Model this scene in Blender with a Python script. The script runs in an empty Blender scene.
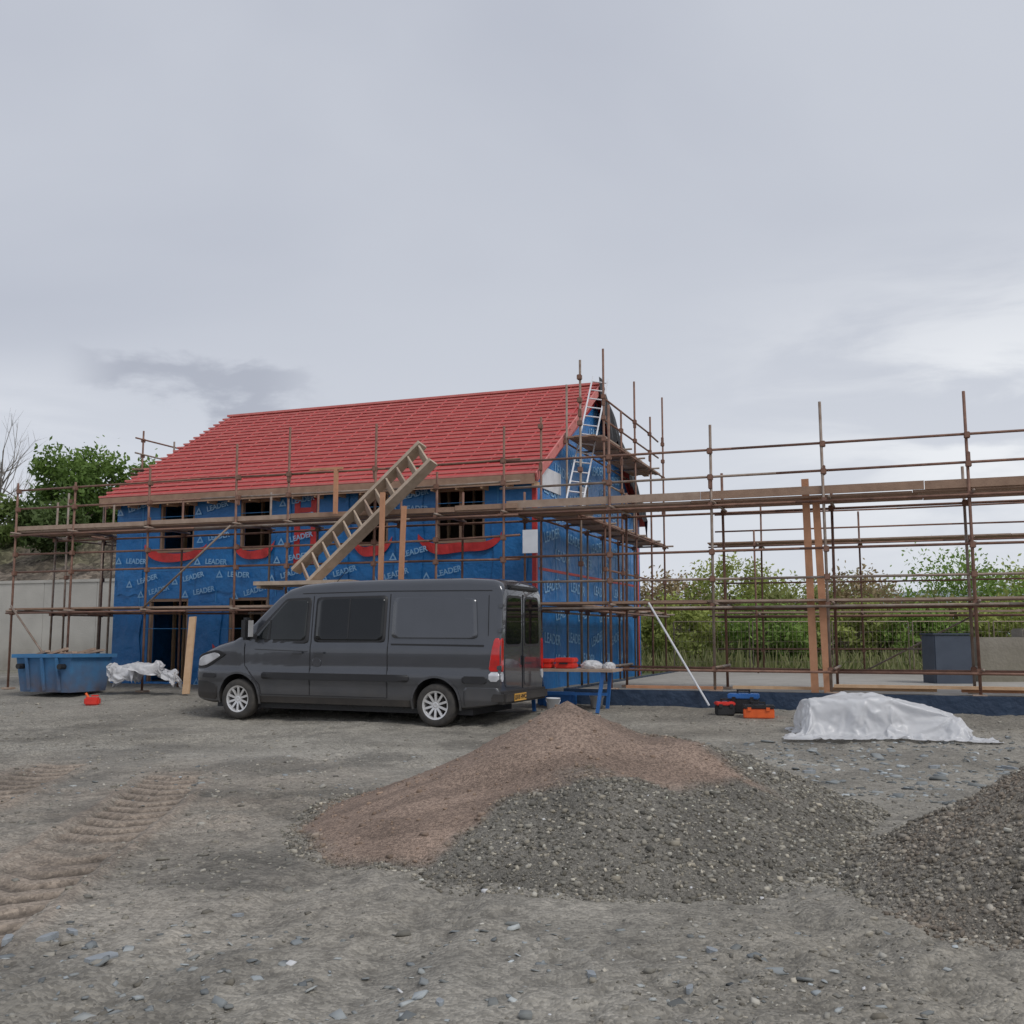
import bpy, bmesh, math, random
import numpy as np
from mathutils import Vector, Matrix
random.seed(7); RNG=np.random.default_rng(11)
col=bpy.context.scene.collection
R=math.radians
ANG=R(-20.5); CA=math.cos(R(20.5)); SA=math.sin(R(20.5))
def S(p,q,z=0): return Vector((CA*p+SA*q, -SA*p+CA*q, z))
def toQ(x,y): return SA*x+CA*y
# ------------------------------------------------------------------ noise
_T=RNG.random((256,256))
def vn(x,y,s=0):
    x=np.asarray(x,float)+s*17.3; y=np.asarray(y,float)+s*9.7
    xi=np.floor(x).astype(int); yi=np.floor(y).astype(int); fx=x-xi; fy=y-yi
    fx=fx*fx*(3-2*fx); fy=fy*fy*(3-2*fy)
    a=_T[xi%256,yi%256]; b=_T[(xi+1)%256,yi%256]; c=_T[xi%256,(yi+1)%256]; d=_T[(xi+1)%256,(yi+1)%256]
    return (a*(1-fx)+b*fx)*(1-fy)+(c*(1-fx)+d*fx)*fy
def fbm(x,y,o=4,s=0):
    t=0;a=.5
    for i in range(o):
        t=t+a*(vn(x*2**i,y*2**i,s+i*3)-.5); a*=.5
    return t
def sst(a,b,x):
    t=np.clip((x-a)/(b-a),0,1); return t*t*(3-2*t)
def base_z(x,y):
    q=toQ(x,y)
    return np.interp(q,[12,14,15.7,18.5,21,60],[0,.03,.1,.3,.4,.4])
def track(x,y):
    out=0; m=0; lg=0
    for off,y0,y1,ang in ((0,5.0,12.8,-.15),(-1.75,6.6,14,-.12)):
        xc=-3.15+ang*(y-7.25)+off+.06*np.sin(y*.8)
        dx=x-xc; w=sst(.33,.30,np.abs(dx))*sst(y0,y0+.4,y)*sst(y1,y1-1.2,y)*(.35+.65*sst(.2,.4,vn(x*.9,y*.9,14)))
        ph=np.sin(2*np.pi*(y-np.abs(dx)*.55+.03*fbm(x*3,y*3,2,5))/.36)
        out=out+w*(-.03+.020*np.clip(ph*3,-1,1)); rim=np.exp(-((np.abs(dx)-.40)/.06)**2)*sst(y0,y0+1,y)*sst(y1,y1-2,y)
        out=out+rim*.028*(.3+1.2*vn(x*5,y*5,3)); m=m+w+rim*.6; lg=lg+w*sst(.1,-.15,ph)
    return out,np.clip(m,0,1),np.clip(lg,0,1)
def ruts(x,y):
    o=0
    for a,b,c in ((-.9,.35,.22),(-1.9,.33,.2),(2.2,-.5,.2)):
        xc=a+b*(y-5)*.6+.25*np.sin(y*.5+a)
        o=o-.035*np.exp(-((x-xc)/c)**2)+.015*np.exp(-((np.abs(x-xc)-c*1.5)/.1)**2)
    return o*sst(3,5,y)*sst(14,11,y)
def gz(x,y):
    x=np.asarray(x,float);y=np.asarray(y,float)
    near=sst(40,16,np.hypot(x,y)); t,tm,_=track(x,y)
    h=base_z(x,y)+near*(.08*fbm(x*.5,y*.5,3,1)+(.05*fbm(x*2.2,y*2.2,3,2)+.045*fbm(x*9,y*9,3,4)*(.2+1.6*sst(.35,.75,vn(x*.7,y*.7,8))))*(1-.85*tm))
    return h+t+ruts(x,y)
def G(x,y): return float(gz(np.array([x]),np.array([y]))[0])
# ------------------------------------------------------------------ materials
def nd(nt,t,**k):
    n=nt.nodes.new(t)
    for a,b in k.items(): setattr(n,a,b)
    return n
def mat(name,c,rough=.7,metal=0,c2=None,ns=4,amt=.5,bump=0,bs=20,coat=0,detail=6,dirt=None,spec=.5,trans=0):
    m=bpy.data.materials.new(name); m.use_nodes=True; nt=m.node_tree; b=nt.nodes['Principled BSDF']
    b.inputs['Roughness'].default_value=rough; b.inputs['Metallic'].default_value=metal
    b.inputs['Specular IOR Level'].default_value=spec
    if coat: b.inputs['Coat Weight'].default_value=coat; b.inputs['Coat Roughness'].default_value=.04
    tc=nd(nt,'ShaderNodeTexCoord')
    no=nd(nt,'ShaderNodeTexNoise'); no.inputs['Scale'].default_value=ns; no.inputs['Detail'].default_value=detail
    nt.links.new(tc.outputs['Object'],no.inputs['Vector'])
    rp=nd(nt,'ShaderNodeValToRGB'); rp.color_ramp.elements[0].position=.5-amt*.4; rp.color_ramp.elements[1].position=.5+amt*.4
    c2=c2 or tuple(v*.72 for v in c)
    rp.color_ramp.elements[0].color=(*c2,1); rp.color_ramp.elements[1].color=(*c,1)
    nt.links.new(no.outputs['Fac'],rp.inputs['Fac']); out=rp.outputs['Color']
    if dirt:
        sx=nd(nt,'ShaderNodeSeparateXYZ'); nt.links.new(tc.outputs['Object'],sx.inputs[0])
        mr=nd(nt,'ShaderNodeMapRange'); mr.inputs[1].default_value=dirt[1]; mr.inputs[2].default_value=dirt[2]; mr.inputs[3].default_value=dirt[3]; mr.inputs[4].default_value=0
        nt.links.new(sx.outputs[2],mr.inputs[0])
        n2=nd(nt,'ShaderNodeTexNoise'); n2.inputs['Scale'].default_value=3; n2.inputs['Detail'].default_value=8; nt.links.new(tc.outputs['Object'],n2.inputs['Vector'])
        mm=nd(nt,'ShaderNodeMath',operation='MULTIPLY'); nt.links.new(mr.outputs[0],mm.inputs[0]); nt.links.new(n2.outputs['Fac'],mm.inputs[1])
        mx=nd(nt,'ShaderNodeMix',data_type='RGBA'); nt.links.new(mm.outputs[0],mx.inputs[0]); nt.links.new(out,mx.inputs[6]); mx.inputs[7].default_value=(*dirt[0],1)
        out=mx.outputs[2]
        ra=nd(nt,'ShaderNodeMath',operation='ADD'); ra.inputs[1].default_value=rough; nt.links.new(mm.outputs[0],ra.inputs[0]); nt.links.new(ra.outputs[0],b.inputs['Roughness'])
    nt.links.new(out,b.inputs['Base Color'])
    if bump:
        nb=nd(nt,'ShaderNodeTexNoise'); nb.inputs['Scale'].default_value=bs; nb.inputs['Detail'].default_value=5
        nt.links.new(tc.outputs['Object'],nb.inputs['Vector'])
        bp=nd(nt,'ShaderNodeBump'); bp.inputs['Distance'].default_value=bump; bp.inputs['Strength'].default_value=1
        nt.links.new(nb.outputs['Fac'],bp.inputs['Height']); nt.links.new(bp.outputs[0],b.inputs['Normal'])
    if trans:
        t=nd(nt,'ShaderNodeBsdfTranslucent'); nt.links.new(out,t.inputs[0]); mx=nd(nt,'ShaderNodeMixShader'); mx.inputs[0].default_value=trans
        nt.links.new(b.outputs[0],mx.inputs[1]); nt.links.new(t.outputs[0],mx.inputs[2]); nt.links.new(mx.outputs[0],nt.nodes['Material Output'].inputs[0])
    return m
def tinted(name,rough=.9,vs=45,va=.5,bump=.02,ns=12,na=.35,trans=0,spec=.3):
    m=bpy.data.materials.new(name); m.use_nodes=True; nt=m.node_tree; b=nt.nodes['Principled BSDF']
    b.inputs['Roughness'].default_value=rough; b.inputs['Specular IOR Level'].default_value=spec
    at=nd(nt,'ShaderNodeAttribute'); at.attribute_name='tint'; out=at.outputs['Color']
    tc=nd(nt,'ShaderNodeTexCoord')
    def mul(o,fac,lo,hi):
        mr=nd(nt,'ShaderNodeMapRange'); mr.inputs[1].default_value=.2 ; mr.inputs[2].default_value=.8; mr.inputs[3].default_value=lo; mr.inputs[4].default_value=hi
        nt.links.new(fac,mr.inputs[0])
        v=nd(nt,'ShaderNodeVectorMath',operation='SCALE'); nt.links.new(o,v.inputs[0]); nt.links.new(mr.outputs[0],v.inputs['Scale']); return v.outputs[0]
    if vs:
        vo=nd(nt,'ShaderNodeTexVoronoi'); vo.inputs['Scale'].default_value=vs; nt.links.new(tc.outputs['Object'],vo.inputs['Vector'])
        sp=nd(nt,'ShaderNodeSeparateColor'); nt.links.new(vo.outputs['Color'],sp.inputs[0])
        out=mul(out,sp.outputs[0],1-va,1+va)
        no=nd(nt,'ShaderNodeTexNoise'); no.inputs['Scale'].default_value=ns; no.inputs['Detail'].default_value=8; no.inputs['Roughness'].default_value=.7; nt.links.new(tc.outputs['Object'],no.inputs['Vector'])
        out=mul(out,no.outputs['Fac'],1-na,1+na)
        a=nd(nt,'ShaderNodeMath',operation='MULTIPLY'); nt.links.new(vo.outputs['Distance'],a.inputs[0]); a.inputs[1].default_value=-.6
        a2=nd(nt,'ShaderNodeMath',operation='ADD'); nt.links.new(a.outputs[0],a2.inputs[0]); nt.links.new(no.outputs['Fac'],a2.inputs[1])
        bp=nd(nt,'ShaderNodeBump'); bp.inputs['Distance'].default_value=bump; nt.links.new(a2.outputs[0],bp.inputs['Height']); nt.links.new(bp.outputs[0],b.inputs['Normal'])
    nt.links.new(out,b.inputs['Base Color'])
    if trans:
        t=nd(nt,'ShaderNodeBsdfTranslucent'); nt.links.new(out,t.inputs[0]); mx=nd(nt,'ShaderNodeMixShader'); mx.inputs[0].default_value=trans
        nt.links.new(b.outputs[0],mx.inputs[1]); nt.links.new(t.outputs[0],mx.inputs[2]); nt.links.new(mx.outputs[0],nt.nodes['Material Output'].inputs[0])
    return m
M={}
M['ground']=tinted('muddy_ground',.82,48,.22,.016,8,.34,spec=.4)
M['heap']=tinted('heap_gravel',.92,75,.28,.016,22,.30)
M['stone']=tinted('stone_chips',.75,0)
M['leaf']=tinted('leaves',.6,0,trans=.35)
M['bank']=tinted('earth_bank_soil',.95,6,.35,.1,2,.4)
M['rust']=mat('rusty_tube',(.28,.155,.11),.65,.2,(.14,.075,.055),7,.6,.002,60)
M['galv']=mat('grey_tube',(.34,.29,.25),.55,.3,(.20,.13,.09),6,.6)
M['board']=mat('scaffold_board_wood',(.40,.265,.185),.85,0,(.24,.15,.105),5,.8,.004,40)
M['board2']=mat('weathered_board_wood',(.47,.36,.28),.85,0,(.28,.19,.14),5,.8,.004,40)
M['timber']=mat('fresh_timber',(.66,.46,.29),.75,0,(.50,.31,.17),6,.8,.003,30)
M['timber_grey']=mat('stair_timber',(.54,.43,.34),.8,0,(.35,.27,.19),7,.8,.003,30)
M['treated']=mat('orange_timber',(.60,.31,.18),.75,0,(.43,.21,.11),6,.8,.003,30)
M['blue']=mat('blue_membrane',(.020,.20,.52),.42,0,(.012,.13,.38),1.1,.8,.07,2.6)
M['print']=mat('pale_print',(.34,.56,.78),.6,0,(.16,.38,.64),2,.8)
M['red']=mat('red_membrane',(.55,.085,.08),.6,0,(.44,.06,.06),1.5,.7,.02,4)
M['batten']=mat('red_batten',(.66,.25,.22),.75,0,(.54,.15,.14),5,.8)
M['redtape']=mat('red_tape',(.62,.045,.045),.45,0,(.44,.025,.025),5,.5,.01,9)
M['black']=mat('black_membrane',(.02,.02,.022),.6,0,None,4,.5,.02,6)
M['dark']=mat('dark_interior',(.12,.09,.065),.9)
M['conc']=mat('concrete',(.54,.52,.47),.9,0,(.38,.365,.33),1.2,.9,.01,20,dirt=((.22,.19,.15),0,1.4,1.2))
M['blk']=mat('stained_block',(.36,.33,.28),.9,0,(.20,.18,.15),1.6,.9,.02,10,dirt=((.16,.15,.10),0,1.4,1.2))
M['concl']=mat('slab_concrete',(.42,.40,.36),.9,0,(.30,.28,.25),2,.8,.01,20)
M['dpm']=mat('navy_membrane',(.03,.055,.10),.42,0,(.018,.035,.07),3,.6,.04,5,dirt=((.26,.22,.18),-.3,.1,1.1))
M['white']=mat('white_sheet_board',(.74,.75,.77),.6,0,(.62,.63,.66),4,.5)
M['poly']=mat('white_polythene',(.88,.88,.89),.32,0,(.78,.79,.81),3,.8,.008,11,trans=.35,coat=.15)
M['bag']=mat('dirty_rubble_sack',(.80,.80,.81),.35,0,(.50,.50,.52),5,.7,.03,9,trans=.2)
M['alu']=mat('aluminium',(.72,.73,.75),.35,.5,(.6,.6,.62),8,.5)
M['skip']=mat('skip_blue_paint',(.04,.27,.56),.6,.1,(.04,.15,.32),4,.9,.004,30,dirt=((.17,.11,.08),-.1,1.0,1.3))
M['paint']=mat('van_grey_paint',(.062,.067,.080),.25,.3,(.055,.06,.071),2,.4,coat=1,dirt=((.17,.15,.125),.2,.9,.65))
M['glass']=mat('tinted_glass',(.006,.008,.010),.03,0,(.004,.005,.007),1,.5,spec=.45)
M['glass2']=mat('cab_glass',(.018,.021,.023),.03,0,(.007,.009,.010),2,.7,spec=.5)
M['plast']=mat('black_plastic',(.022,.022,.024),.5,0,(.017,.017,.019),4,.5,dirt=((.16,.135,.11),.2,.7,.8))
M['tyre']=mat('tyre_rubber',(.035,.034,.033),.8,0,(.075,.067,.058),9,.6,.003,60)
M['alloy']=mat('alloy_silver',(.74,.75,.77),.3,.5,(.58,.56,.53),5,.7)
M['lampred']=mat('tail_lamp_red',(.60,.015,.015),.12,0,None,5,.3,coat=.8)
M['lampw']=mat('lamp_clear',(.72,.73,.76),.1,.2,None,5,.3,coat=.8)
M['plate']=mat('plate_yellow',(.78,.42,.08),.4)
M['orange']=mat('orange_plastic',(.85,.15,.03),.45,0,(.65,.1,.02),6,.5)
M['redp']=mat('red_plastic',(.78,.05,.03),.4,0,(.6,.03,.02),6,.5)
M['bluep']=mat('blue_plastic',(.03,.16,.48),.45,0,(.02,.11,.33),6,.5)
M['bark']=mat('bark',(.20,.165,.135),.9,0,(.12,.10,.08),9,.8,.01,20)
M['palebark']=mat('pale_bark',(.30,.28,.26),.9,0,(.2,.18,.16),9,.8)
M['navy']=mat('navy_steel',(.075,.095,.13),.5,.1,(.055,.07,.10),3,.6)
M['seam']=mat('seam_blue',(.05,.28,.62),.5)
M['slate']=mat('slate_grey',(.32,.35,.37),.5,0,(.21,.225,.24),14,.7,.004,40)
# ------------------------------------------------------------------ builders
BASE={}
def tag(o,label=None,cat=None,group=None,kind=None):
    if label:o['label']=label
    if cat:o['category']=cat
    if group:o['group']=group
    if kind:o['kind']=kind
    return o
def root(name,label,cat,base,group=None,site=True,rot=None):
    o=bpy.data.objects.new(name,None); col.objects.link(o); o.empty_display_size=.2
    if site: o.location=S(*base); o.rotation_euler=(0,0,ANG)
    else: o.location=base
    if rot is not None: o.rotation_euler=(0,0,rot)
    BASE[o.name]=Vector(base); return tag(o,label,cat,group)
class MB:
    def __init__(s): s.v=[]; s.f=[]
    def add(s,vs,fs):
        n=len(s.v); s.v+= [Vector(v) for v in vs]; s.f+=[tuple(i+n for i in f) for f in fs]; return s
    def box(s,a,b):
        x0,y0,z0=a;x1,y1,z1=b
        return s.add([(x0,y0,z0),(x1,y0,z0),(x1,y1,z0),(x0,y1,z0),(x0,y0,z1),(x1,y0,z1),(x1,y1,z1),(x0,y1,z1)],
            [(0,3,2,1),(4,5,6,7),(0,1,5,4),(1,2,6,5),(2,3,7,6),(3,0,4,7)])
    def bar(s,a,b,w,h,up=(0,0,1)):
        a=Vector(a);b=Vector(b);d=(b-a).normalized();up=Vector(up)
        if abs(d.dot(up))>.98: up=Vector((0,1,0))
        x=d.cross(up).normalized();y=x.cross(d).normalized()
        c=[a+x*w/2*i+y*h/2*j for i,j in((-1,-1),(1,-1),(1,1),(-1,1))]; c+=[v+(b-a) for v in c]
        return s.add(c,[(0,1,2,3),(7,6,5,4),(0,4,5,1),(1,5,6,2),(2,6,7,3),(3,7,4,0)])
    def tube(s,a,b,r,n=8,r2=None):
        a=Vector(a);b=Vector(b);d=(b-a).normalized();up=Vector((0,0,1)) if abs(d.z)<.9 else Vector((1,0,0))
        x=d.cross(up).normalized();y=x.cross(d); r2=r if r2 is None else r2
        c=[a+(x*math.cos(2*math.pi*i/n)+y*math.sin(2*math.pi*i/n))*r for i in range(n)]+[b+(x*math.cos(2*math.pi*i/n)+y*math.sin(2*math.pi*i/n))*r2 for i in range(n)]
        return s.add(c,[(i,(i+1)%n,n+(i+1)%n,n+i) for i in range(n)]+[tuple(range(n))[::-1],tuple(range(n,2*n))])
    def lathe(s,prof,n=32,axis='y',c=(0,0,0)):
        vs=[];fs=[]
        for k in range(n):
            a=2*math.pi*k/n
            for r,t in prof:
                if axis=='y': vs.append((c[0]+r*math.cos(a),c[1]+t,c[2]+r*math.sin(a)))
                else: vs.append((c[0]+r*math.cos(a),c[1]+r*math.sin(a),c[2]+t))
        m=len(prof)
        for k in range(n):
            for i in range(m-1): fs.append((k*m+i,((k+1)%n)*m+i,((k+1)%n)*m+i+1,k*m+i+1))
        return s.add(vs,fs)
    def build(s,name,m,parent=None,smooth=False,bevel=0,base=None,norm=True):
        me=bpy.data.meshes.new(name); o=bpy.data.objects.new(name,me); col.objects.link(o)
        b=Vector((0,0,0))
        if parent is not None:
            b=BASE[parent.name]; o.parent=parent
        elif base is not None: b=Vector(base)
        BASE[o.name]=b
        me.from_pydata([v-b for v in s.v],[],s.f); me.materials.append(M[m] if isinstance(m,str) else m)
        if norm or bevel:
            bm=bmesh.new(); bm.from_mesh(me)
            if bevel: bmesh.ops.bevel(bm,geom=[e for e in bm.edges if len(e.link_faces)==2 and e.calc_face_angle(0)>.5],offset=bevel,segments=2,affect='EDGES')
            bmesh.ops.recalc_face_normals(bm,faces=bm.faces); bm.to_mesh(me); bm.free()
        if smooth:
            for p in me.polygons: p.use_smooth=True
        return o
def solo(mb,name,label,cat,m,base,group=None,site=True,rot=None,**k):
    o=mb.build(name,m,None,base=base,**k)
    if site: o.location=S(*base); o.rotation_euler=(0,0,ANG)
    else: o.location=base
    if rot is not None: o.rotation_euler=(0,0,rot)
    return tag(o,label,cat,group)
def npmesh(name,V,F,m,tint=None,smooth=True):
    me=bpy.data.meshes.new(name); F=np.asarray(F,np.int32); n=len(F); k=F.shape[1]
    me.vertices.add(len(V)); me.vertices.foreach_set('co',np.asarray(V,np.float32).ravel())
    me.loops.add(n*k); me.loops.foreach_set('vertex_index',F.ravel())
    me.polygons.add(n); me.polygons.foreach_set('loop_start',np.arange(0,n*k,k,dtype=np.int32)); me.polygons.foreach_set('loop_total',np.full(n,k,np.int32))
    me.update(calc_edges=True)
    if smooth: me.polygons.foreach_set('use_smooth',np.ones(n,bool))
    if tint is not None:
        a=me.color_attributes.new('tint','FLOAT_COLOR','POINT'); c=np.ones((len(V),4),np.float32); c[:,:3]=tint; a.data.foreach_set('color',c.ravel())
    me.materials.append(M[m]); o=bpy.data.objects.new(name,me); col.objects.link(o); BASE[o.name]=Vector((0,0,0)); return o
def gridmesh(name,X,Y,Z,m,tint,mask=None,smooth=True):
    ny,nx=X.shape; V=np.stack([X.ravel(),Y.ravel(),Z.ravel()],1)
    i=np.arange(ny*nx).reshape(ny,nx); F=np.stack([i[:-1,:-1],i[:-1,1:],i[1:,1:],i[1:,:-1]],-1).reshape(-1,4)
    if mask is not None:
        mf=mask.ravel(); F=F[mf[F].any(1)]
        used=np.unique(F); mp=-np.ones(len(V),int); mp[used]=np.arange(len(used)); V=V[used]; F=mp[F]; tint=tint.reshape(-1,3)[used]
    return npmesh(name,V,F,m,tint.reshape(-1,3),smooth)
def lerp3(a,b,t): return np.asarray(a)*(1-t[...,None])+np.asarray(b)*t[...,None]
# ------------------------------------------------------------------ GROUND
def grow(a,lim,f=1.13):
    s=[];d=.07;v=a
    while v<lim: d*=f; v+=d; s.append(v)
    return s
xs=list(np.arange(0,5.6,.035))+list(np.arange(5.6,11,.07)); xs=xs+grow(xs[-1],1500); xs=np.array([-v for v in xs[:0:-1]]+xs)
ys=[2.6]
while ys[-1]<19: ys.append(ys[-1]+min(max(.018,ys[-1]*.004),.045))
ys=ys+grow(ys[-1],2500); ys=np.array([-200,-60,-20,-6,-1,1,1.8,2.2]+ys)
X,Y=np.meshgrid(xs,ys); Z=gz(X,Y)
_,tm,lug_shade=track(X,Y)
n1=np.clip(.5+1.6*fbm(X*.35,Y*.5,4,20),0,1); n2=np.clip(.5+1.5*fbm(X*1.3,Y*1.8,4,31),0,1)
c=lerp3((.235,.215,.178),(.315,.295,.255),n1)
c=c*(.74+.46*n2)[...,None]
mudm=np.clip(sst(1,-4,X)*sst(4,8,Y)*sst(15,11,Y)*.5*n2*1.4+tm*.9,0,1)
c=lerp3(c,c*0+np.array((.31,.245,.19)),mudm*.8)
wet=sst(.56,.74,np.clip(.5+1.5*fbm(X*.9+4,Y*.9,4,55),0,1)); c=c*(1-.25*wet)[...,None]
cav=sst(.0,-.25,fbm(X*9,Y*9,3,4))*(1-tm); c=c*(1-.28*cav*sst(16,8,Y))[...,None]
c=c*(1-.58*lug_shade)[...,None]  # shade between the tread bars painted into the ground colour
far=sst(24,34,toQ(X,Y)); c=lerp3(c,c*0+np.array((.13,.165,.06)),far)
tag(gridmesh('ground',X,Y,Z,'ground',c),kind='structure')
# ------------------------------------------------------------------ stones
CUB=np.array([(-1,-1,-1),(1,-1,-1),(1,1,-1),(-1,1,-1),(-1,-1,1),(1,-1,1),(1,1,1),(-1,1,1)],float)
CF=np.array([(0,3,2,1),(4,5,6,7),(0,1,5,4),(1,2,6,5),(2,3,7,6),(3,0,4,7)])
def stones(name,x,y,z,s,flat,tint):
    n=len(x); J=CUB[None]*RNG.uniform(.45,1.0,(n,8,3)); J[:,4:,:2]*=.75
    J=J*np.stack([s*RNG.uniform(.7,1.5,n),s*RNG.uniform(.45,1,n),s*flat],1)[:,None,:]
    a=RNG.uniform(0,6.28,n); t=RNG.normal(0,.35,n)
    yy=J[:,:,1]*np.cos(t)[:,None]-J[:,:,2]*np.sin(t)[:,None]; zz=J[:,:,1]*np.sin(t)[:,None]+J[:,:,2]*np.cos(t)[:,None]; xx=J[:,:,0]
    V=np.stack([xx*np.cos(a)[:,None]-yy*np.sin(a)[:,None]+x[:,None], xx*np.sin(a)[:,None]+yy*np.cos(a)[:,None]+y[:,None], zz+z[:,None]],-1).reshape(-1,3)
    F=(CF[None]+8*np.arange(n)[:,None,None]).reshape(-1,4)
    return npmesh(name,V,F,'stone',np.repeat(tint,8,0),False)
def stint(n,base=(.26,.25,.235),sp=.35):
    k=RNG.lognormal(-.1,sp,n)[:,None]; h=RNG.uniform(0,1,(n,1)); return np.clip(np.asarray(base)*k*(1-h*np.array([[0,.06,.14]])),.03,.6)
n=34000
yy=np.exp(RNG.uniform(math.log(3.0),math.log(22),n)); xx=yy*RNG.uniform(-.62,.62,n)
keep=((fbm(xx*.8,yy*.8,3,70)+RNG.normal(0,.12,n))>.02)&(RNG.random(n)>track(xx,yy)[1]*.9); xx=xx[keep];yy=yy[keep]; n=len(xx)
ss=np.clip(RNG.lognormal(-4.9,.55,n)*(1+.05*yy),.004,.045)
tag(stones('gravel_scatter',xx,yy,gz(xx,yy)+ss*.1,ss,RNG.uniform(.2,.55,n),stint(n,(.27,.26,.23),.3)),'loose stone chips and grit scattered over the muddy site ground','gravel',kind='stuff')
n=1900; xx=np.concatenate([RNG.uniform(2.6,9.5,1200),RNG.normal(-2.3,1.2,250),RNG.normal(.5,2,300),RNG.uniform(-6,-1,150)]); yy=np.concatenate([RNG.uniform(10.0,14.8,1200),RNG.normal(5.0,.5,250),RNG.uniform(3.9,6,300),RNG.uniform(10,14,150)])
ss=np.clip(RNG.lognormal(-3.5,.5,n),.012,.12); ss[1200:]*=.65
tag(stones('slate_rubble',xx,yy,gz(xx,yy)+ss*.08,ss,RNG.uniform(.12,.28,n),stint(n,(.27,.295,.305))),'blue grey slate rubble strewn in front of the white sheeted pile and near the camera','rubble',kind='stuff')
def pixg(px,py):
    t=math.tan(math.atan((512-py)/1024)+R(6.85)); y=-1.6/t; return ((px-512)/1024*(.9929+.1193*t)*y,y)
sl=[(103,960,.085),(48,942,.06),(8,945,.05),(72,936,.04),(712,948,.04),(592,975,.035),(238,914,.03),(440,1003,.03),(1010,770,.09),(935,768,.09),(865,772,.08),(810,774,.09),(690,985,.03)]
for px,py,s in sl:
    x,y=pixg(px,py); a=random.uniform(0,3); mb=MB(); pts=[]
    for j in range(7):
        an=j/7*6.28; rr=s*random.uniform(.7,1.15); pts.append((x+rr*1.3*math.cos(an)*math.cos(a)-rr*.6*math.sin(an)*math.sin(a),y+rr*1.3*math.cos(an)*math.sin(a)+rr*.6*math.sin(an)*math.cos(a)))
    z=G(x,y)+.006; th=s*.22; tl=random.uniform(-.1,.1)
    mb.add([(p[0],p[1],z-.02) for p in pts]+[(p[0]*.97+x*.03,p[1]*.97+y*.03,z+th+(p[0]-x)*tl) for p in pts],[tuple(range(7))[::-1],tuple(range(7,14))]+[(j,(j+1)%7,7+(j+1)%7,7+j) for j in range(7)])
    solo(mb,'slate_fragment','flat blue grey slate fragment lying loose on the muddy ground','slate','slate',(x,y,z),'loose flat slates on the ground',site=False)
# ------------------------------------------------------------------ heaps
def heapA(x,y):
    w=.22*fbm(x*1.4,y*1.4,3,91)
    def cone(cx,cy,rr,hh,sx=1,sy=1):
        r=np.hypot((x-cx)/sx,(y-cy)/sy)+w; return np.interp(r,rr,hh,right=-.25)
    A=cone(.5,9.4,[-.3,0,.2,1.3,2.1,2.6],[1.10,1.07,.97,.43,.13,-.12])
    B=cone(.75,8.0,[0,.25,1.1,1.75],[.56,.52,.17,-.12],1.2,1.0)
    Cc=cone(2.05,9.8,[0,.2,.9,1.4],[.55,.51,.20,-.12],1.1,1)
    D=cone(-.65,8.2,[0,.3,.9,1.2],[.26,.22,.06,-.12],1.1,.9)
    E=cone(1.4,9.1,[0,.2,1.0,1.6],[.78,.74,.32,-.1])
    st=np.stack([A,B,Cc,D,E]); kk=12
    h=np.log(np.exp(st*kk).sum(0))/kk-.06
    f1=y-np.interp(x,[-1.6,-.6,.1,.8,1.3,2],[7.1,7.3,7.95,8.25,8.2,8.5]); f2=-((x-1.3)*.75+(y-9.3)*.66); f3=(2.1-x)
    br=sst(-.14,.14,np.minimum(np.minimum(f1,f2),f3)+.75*fbm(x*1.8,y*1.8,4,44))*sst(-.05,.06,h+.2*fbm(x*2,y*2,2,12))
    return h,br
def mkheap(fn,x0,x1,y0,y1,st,name,label,browns,greys):
    X,Y=np.meshgrid(np.arange(x0,x1,st),np.arange(y0,y1,st)); h,br=fn(X,Y)
    lump=.06*fbm(X*3,Y*3,3,61)+.03*fbm(X*14,Y*14,2,63)*(1.3-br)
    Z=base_z(X,Y)+h+lump*sst(-.1,.15,h)
    c=lerp3(greys,browns,br); c=c*(.82+.38*vn(X*2.2,Y*2.2,77))[...,None]*(1-.22*br*sst(.45,.7,vn(X*1.5,Y*5,37)))[...,None]
    return tag(gridmesh(name,X,Y,Z,'heap',c,mask=h>-.09),label,'gravel heap')
mkheap(heapA,-3.4,4.6,5.2,13.5,.03,'gravel_heap','large central heap of reddish brown sand with dark grey gravel at its foot',(.30,.22,.172),(.175,.163,.14))
def heapB(x,y):
    r=np.hypot((x-3.98),(y-6.75)*.95)+.18*fbm(x*1.5,y*1.5,3,19); h=np.interp(r,[0,.3,1.5,1.98],[.96,.88,.14,-.12],right=-.25)
    return h,np.clip(.2+fbm(x,y,3,3),0,.5)
mkheap(heapB,1.4,6.5,4.2,9.5,.03,'gravel_heap','smaller heap of dark grey gravel cut off by the right edge of the picture',(.27,.23,.18),(.185,.17,.145))
for fn,x0,x1,y0,y1,n,lab in ((heapA,-2.4,3.8,5.5,12,44000,'loose pebbles lying over the large central gravel heap'),(heapB,1.9,6,4.7,9,26000,'loose pebbles lying over the gravel heap at the right edge')):
    x=RNG.uniform(x0,x1,n); y=RNG.uniform(y0,y1,n); h,br=fn(x,y); kp=(h>-.07)&(RNG.random(n)>br*1.0-.06)
    if fn is heapB: kp=(h>-.08)
    x=x[kp];y=y[kp];h=h[kp];br=br[kp]; n=len(x)
    lump=(.06*fbm(x*3,y*3,3,61)+.03*fbm(x*14,y*14,2,63)*(1.3-br))*sst(-.1,.15,h)
    zz=np.maximum(base_z(x,y)+h+lump,gz(x,y)); s=np.clip(RNG.lognormal(-4.5,.42,n),.005,.032)
    t=lerp3(stint(n,(.23,.22,.19),.45),stint(n,(.31,.23,.18),.2),br)
    tag(stones('heap_pebbles',x,y,zz+s*.15,s,RNG.uniform(.4,.8,n),t),lab,'pebbles',kind='stuff')
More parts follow.
